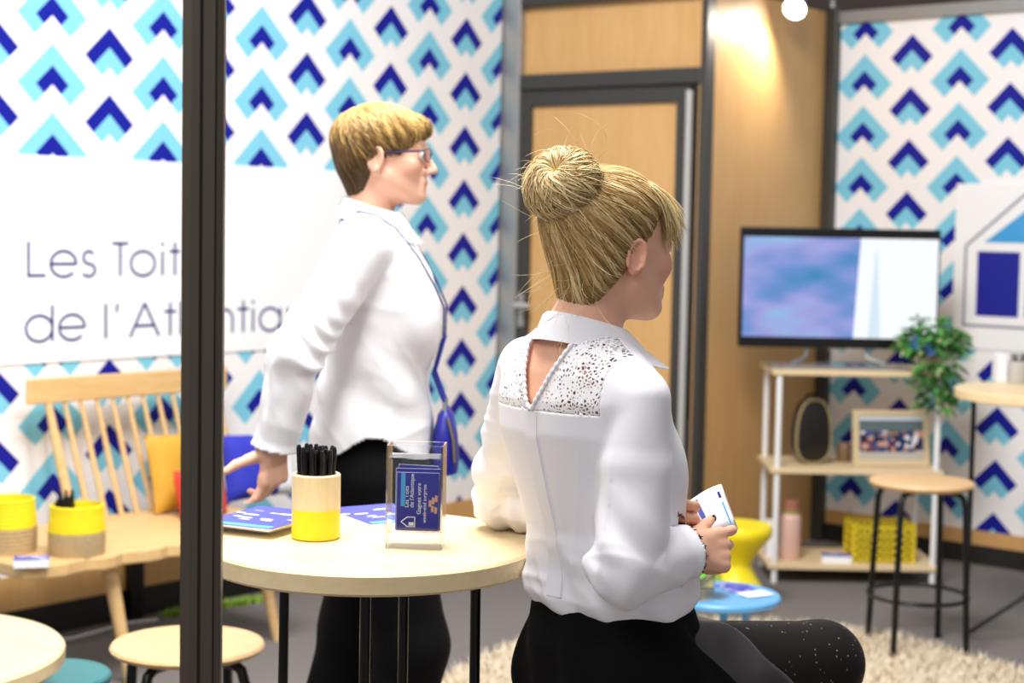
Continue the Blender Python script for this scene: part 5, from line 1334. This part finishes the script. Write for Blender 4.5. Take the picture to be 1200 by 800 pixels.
# every strand starts somewhere on the scalp surface and is pulled towards the bun
outer = V[np.linalg.norm(V-cc, axis=1) > .062]; st = outer[RNG.integers(0, len(outer), n)]-cc; st /= np.linalg.norm(st, axis=1, keepdims=True)
endd = BD+RNG.normal(0, .10, (n, 3)); endd /= np.linalg.norm(endd, axis=1, keepdims=True)
u = np.linspace(0, .93, m_)[None, :, None]; uu = u*RNG.uniform(.45, 1.0, n)[:, None, None]
om = np.arccos(np.clip((st*endd).sum(1), -1, 1))[:, None, None]
Dv = (np.sin((1-uu)*om)*st[:, None, :]+np.sin(uu*om)*endd[:, None, :])/np.sin(om)
Pp = HR.cast(np.broadcast_to(cc, (n*m_, 3)), Dv.reshape(-1, 3), .16, .03, 90).reshape(n, m_, 3)
ok = np.linalg.norm(np.diff(Pp, axis=1), axis=2).max(1) < .022; Pp = Pp[ok]; k_ = len(Pp)
rad = Pp-cc; rad /= np.linalg.norm(rad, axis=2, keepdims=True)
Pp = Pp+rad*(RNG.uniform(-.0006, .0024, k_)[:, None]*np.ones((1, m_)))[..., None]
bandv = np.arctan2((Pp[:, 4, :]-cc)@np.cross(BD, g(1, 0, 0)), (Pp[:, 4, :]-cc)[:, 0])
tn = np.clip(.48+.15*RNG.normal(size=k_)+.20*np.sin(bandv*31+2*np.sin(bandv*7))+.12*np.sin(bandv*67), 0, 1)
strands('hair_strands', Pp, RNG.uniform(.0004, .0011, k_), MT['hair_b'], SX, tn)
# fringe
n = 420; fd = np.stack([RNG.uniform(-.55, .75, n), RNG.uniform(.25, .8, n), np.ones(n)], 1); f0 = HR.cast(np.broadcast_to(cc, (n, 3)), fd, .16, .03, 90)-HO; m_ = 10; u = np.linspace(0, 1, m_)[None, :, None]
f1 = np.stack([f0[:, 0]*1.25+.006, .090+RNG.normal(0, .004, n), RNG.uniform(.004, .045, n)], 1)
mid = (f0+f1)/2+np.stack([0*f0[:, 0], np.full(n, .012), np.full(n, .016)], 1)
sidef = RNG.random(n) < .45
f1[sidef] = np.stack([np.full(sidef.sum(), .066)+RNG.normal(0, .005, sidef.sum()), RNG.uniform(.050, .078, sidef.sum()), RNG.uniform(-.010, .030, sidef.sum())], 1); mid[sidef] = (f0[sidef]+f1[sidef])/2+g(.018, .012, .012)
Pf = H_(0, 0, 0)+((1-u)**2*f0[:, None, :]+2*u*(1-u)*mid[:, None, :]+u*u*f1[:, None, :])
strands('fringe', Pf, RNG.uniform(.0005, .0011, n), MT['hair_b'], SX, np.clip(.78+.15*RNG.normal(size=n), 0, 1))
# bun: flattened ball of wound strands with a dimple
BC = H_(0, -.096, .086); ex = np.cross(BD, g(0, 0, 1)); ex /= np.linalg.norm(ex); ez = np.cross(ex, BD); Ba = g(.34, -.70, .62); Ba /= np.linalg.norm(Ba)
bx_ = np.cross(Ba, g(1, .2, 0)); bx_ /= np.linalg.norm(bx_); by_ = np.cross(Ba, bx_)
BN = SDF(BC-.09, BC+.09, .0028)
Rb = np.stack([bx_, by_, Ba], 1)
BN.ell(BC, (.056, .056, .046), .01, R=Rb); BN.ell(BC+Ba*.052, (.010, .010, .020), .014, 'sub', R=Rb); BN.ell(BC-BD*.03, (.035, .035, .035), .02)
V, Q = BN.mesh(); mesh_obj('bun_core', V, Q, MT['hair_b'], SX, True, np.full(len(V), .42))
n = 1100; m_ = 16; ph = RNG.uniform(0, 2*PI, n); l0 = RNG.uniform(.04, .5, n); l1 = l0+RNG.uniform(.7, 2.1, n); l1 = np.minimum(l1, 2.6); tw = RNG.normal(.8, .55, n)
u = np.linspace(0, 1, m_)[None, :]; th_a = l0[:, None]+(l1-l0)[:, None]*u; pa = ph[:, None]+tw[:, None]*u
Dv = np.sin(th_a)[..., None]*(np.cos(pa)[..., None]*bx_+np.sin(pa)[..., None]*by_)+np.cos(th_a)[..., None]*Ba
Pb = BN.cast(np.broadcast_to(BC, (n*m_, 3)), Dv.reshape(-1, 3), .085, .005, 80).reshape(n, m_, 3); Pb = Pb+Dv*(RNG.uniform(-.0005, .0075, n)[:, None]*np.sin(PI*u))[..., None]
strands('bun', Pb, RNG.uniform(.0004, .0011, n), MT['hair_b'], SX, np.clip(.74+.22*RNG.normal(size=n), 0, 1))
n = 130; ta = np.linspace(0, 2*PI*.92, 26)[None, :]; rr = RNG.normal(.043, .0035, n)[:, None]; hh = RNG.normal(-.040, .005, n)[:, None]; ph = RNG.uniform(0, 6.28, n)[:, None]
Pw = (BC[None, None, :]+(rr*np.cos(ta+ph))[..., None]*ex+(rr*np.sin(ta+ph))[..., None]*ez+(hh+.003*np.sin(ta*2+ph))[..., None]*BD)
strands('bun_wrap', Pw, RNG.uniform(.0008, .0018, n), MT['hair_b'], SX, np.clip(.86+.15*RNG.normal(size=n), 0, 1))
# flyaway hairs
n = 90; m_ = 9; base = np.where(RNG.random((n, 1)) < .55, BC+RNG.normal(0, .032, (n, 3)), H_(0, -.085, -.075)+RNG.normal(0, 1, (n, 3))*g(.03, .012, .025))
dr_ = base-H_(0, -.02, .0); dr_ /= np.linalg.norm(dr_, axis=1, keepdims=True); L_ = RNG.uniform(.03, .07, n)
cu = np.cross(dr_, RNG.normal(size=(n, 3))); cu /= np.linalg.norm(cu, axis=1, keepdims=True); u = np.linspace(0, 1, m_)[None, :, None]
Pf = base[:, None, :]+dr_[:, None, :]*(L_[:, None, None]*u)+cu[:, None, :]*(L_[:, None, None]*.8*u*u)-g(0, 0, 1)*(.02*u*u)
strands('flyaway_hair', Pf, np.full(n, .00030), MT['hair_b'], SX, np.full(n, .85), 3)
# ---- bracelet and ring
dd = (RWR-REL)/np.linalg.norm(RWR-REL); ax1 = np.cross(dd, g(0, 0, 1)); ax1 /= np.linalg.norm(ax1); ax2 = np.cross(ax1, dd)
br = thing('charm_bracelet', 'dark silver star charm bracelet on the seated woman\'s wrist', 'bracelet', (float(o3[0]), 2.5, 0), YAW3)
MT['silver'] = plain('dark_silver', '#6a666c', .25, .9)
bc_ = RWR+dd*.006
MB().tube([bc_+(ax1*math.cos(t)+ax2*math.sin(t))*.034 for t in np.linspace(0, 2*PI, 30, endpoint=False)], .0012, 6, closed=True).build('chain', MT['silver'], br)
for k in range(15):
    t = 2*PI*k/15; rv_ = ax1*math.cos(t)+ax2*math.sin(t); tv = -ax1*math.sin(t)+ax2*math.cos(t); c_ = bc_+rv_*.0365
    st_ = []
    for j in range(10):
        q = .0068 if j % 2 == 0 else .0030; st_.append(c_+(dd*math.cos(j*PI/5)+tv*math.sin(j*PI/5))*q)
    mb = MB().add([c_+rv_*.0028, c_-rv_*.002]+st_, [(0, 2+j, 2+(j+1) % 10) for j in range(10)]+[(1, 2+(j+1) % 10, 2+j) for j in range(10)]); mb.build('star_charm', MT['silver'], br)
# ---- brochure in her hands
bro = thing('open_brochure', 'small white printed brochure held open in the seated woman\'s hands', 'brochure', (float(o3[0]), 2.5, 0), YAW3)
def w2l(P): d_ = np.array(P)-np.array([o3[0], 2.5, 0]); return g(d_[0]*.6-d_[1]*.8, d_[0]*.8+d_[1]*.6, d_[2])
c00, c10, c11, c01 = [w2l(at(*q)) for q in ((824, 630, 2.518), (866, 618, 2.557), (846, 565, 2.608), (802, 591, 2.564))]
def bp(s_, t_, off=0):
    P = c00*(1-s_)*(1-t_)+c10*s_*(1-t_)+c11*s_*t_+c01*(1-s_)*t_; nn_ = np.cross(c10-c00, c01-c00); nn_ /= np.linalg.norm(nn_); return P+nn_*(.006*math.sin(PI*s_)*1.0-.004*s_**3+off)
def sheet(name, s0, s1, t0, t1, off, mat, n=12, parent=bro, back=0):
    mb = MB(); vs = [bp(s0+(s1-s0)*i/n, t0+(t1-t0)*j/4, off) for i in range(n+1) for j in range(5)]
    mb.add(vs, [(i*5+j, (i+1)*5+j, (i+1)*5+j+1, i*5+j+1) for i in range(n) for j in range(4)]); o = mb.build(name, mat, parent, smooth=True)
    if back: md = o.modifiers.new('s', 'SOLIDIFY'); md.thickness = back; md.offset = 0
    return o
sheet('page', 0, 1, 0, 1, 0, MT['paper'], back=.0008)
sheet('page', .01, .985, .02, .98, -.0028, MT['paper'], back=.0008)
for (s0, s1, t0, t1, mt) in ((.16, .27, .25, .93, 'navy_print'), (.80, .85, .02, .62, 'sky_print'), (.78, .86, .72, .86, 'navy_print')):
    sheet('printed_mark', s0, s1, t0, t1, .0007, MT[mt], 4); 
for k in range(7): sheet('printed_line', .34+.055*k, .352+.055*k, .30, .86-.05*(k % 3), .0007, plain('pale_ink_%d' % k, '#aeb4cc', .6), 2)
# ---- the stool she sits on
px_, py_ = float(o3[0])+.8*.035, 2.5+.6*.035
make_stool((px_, py_, 0), .655, .165, 'tall stool hidden under the seated woman\'s black skirt', .185, .26, rot=-.3)
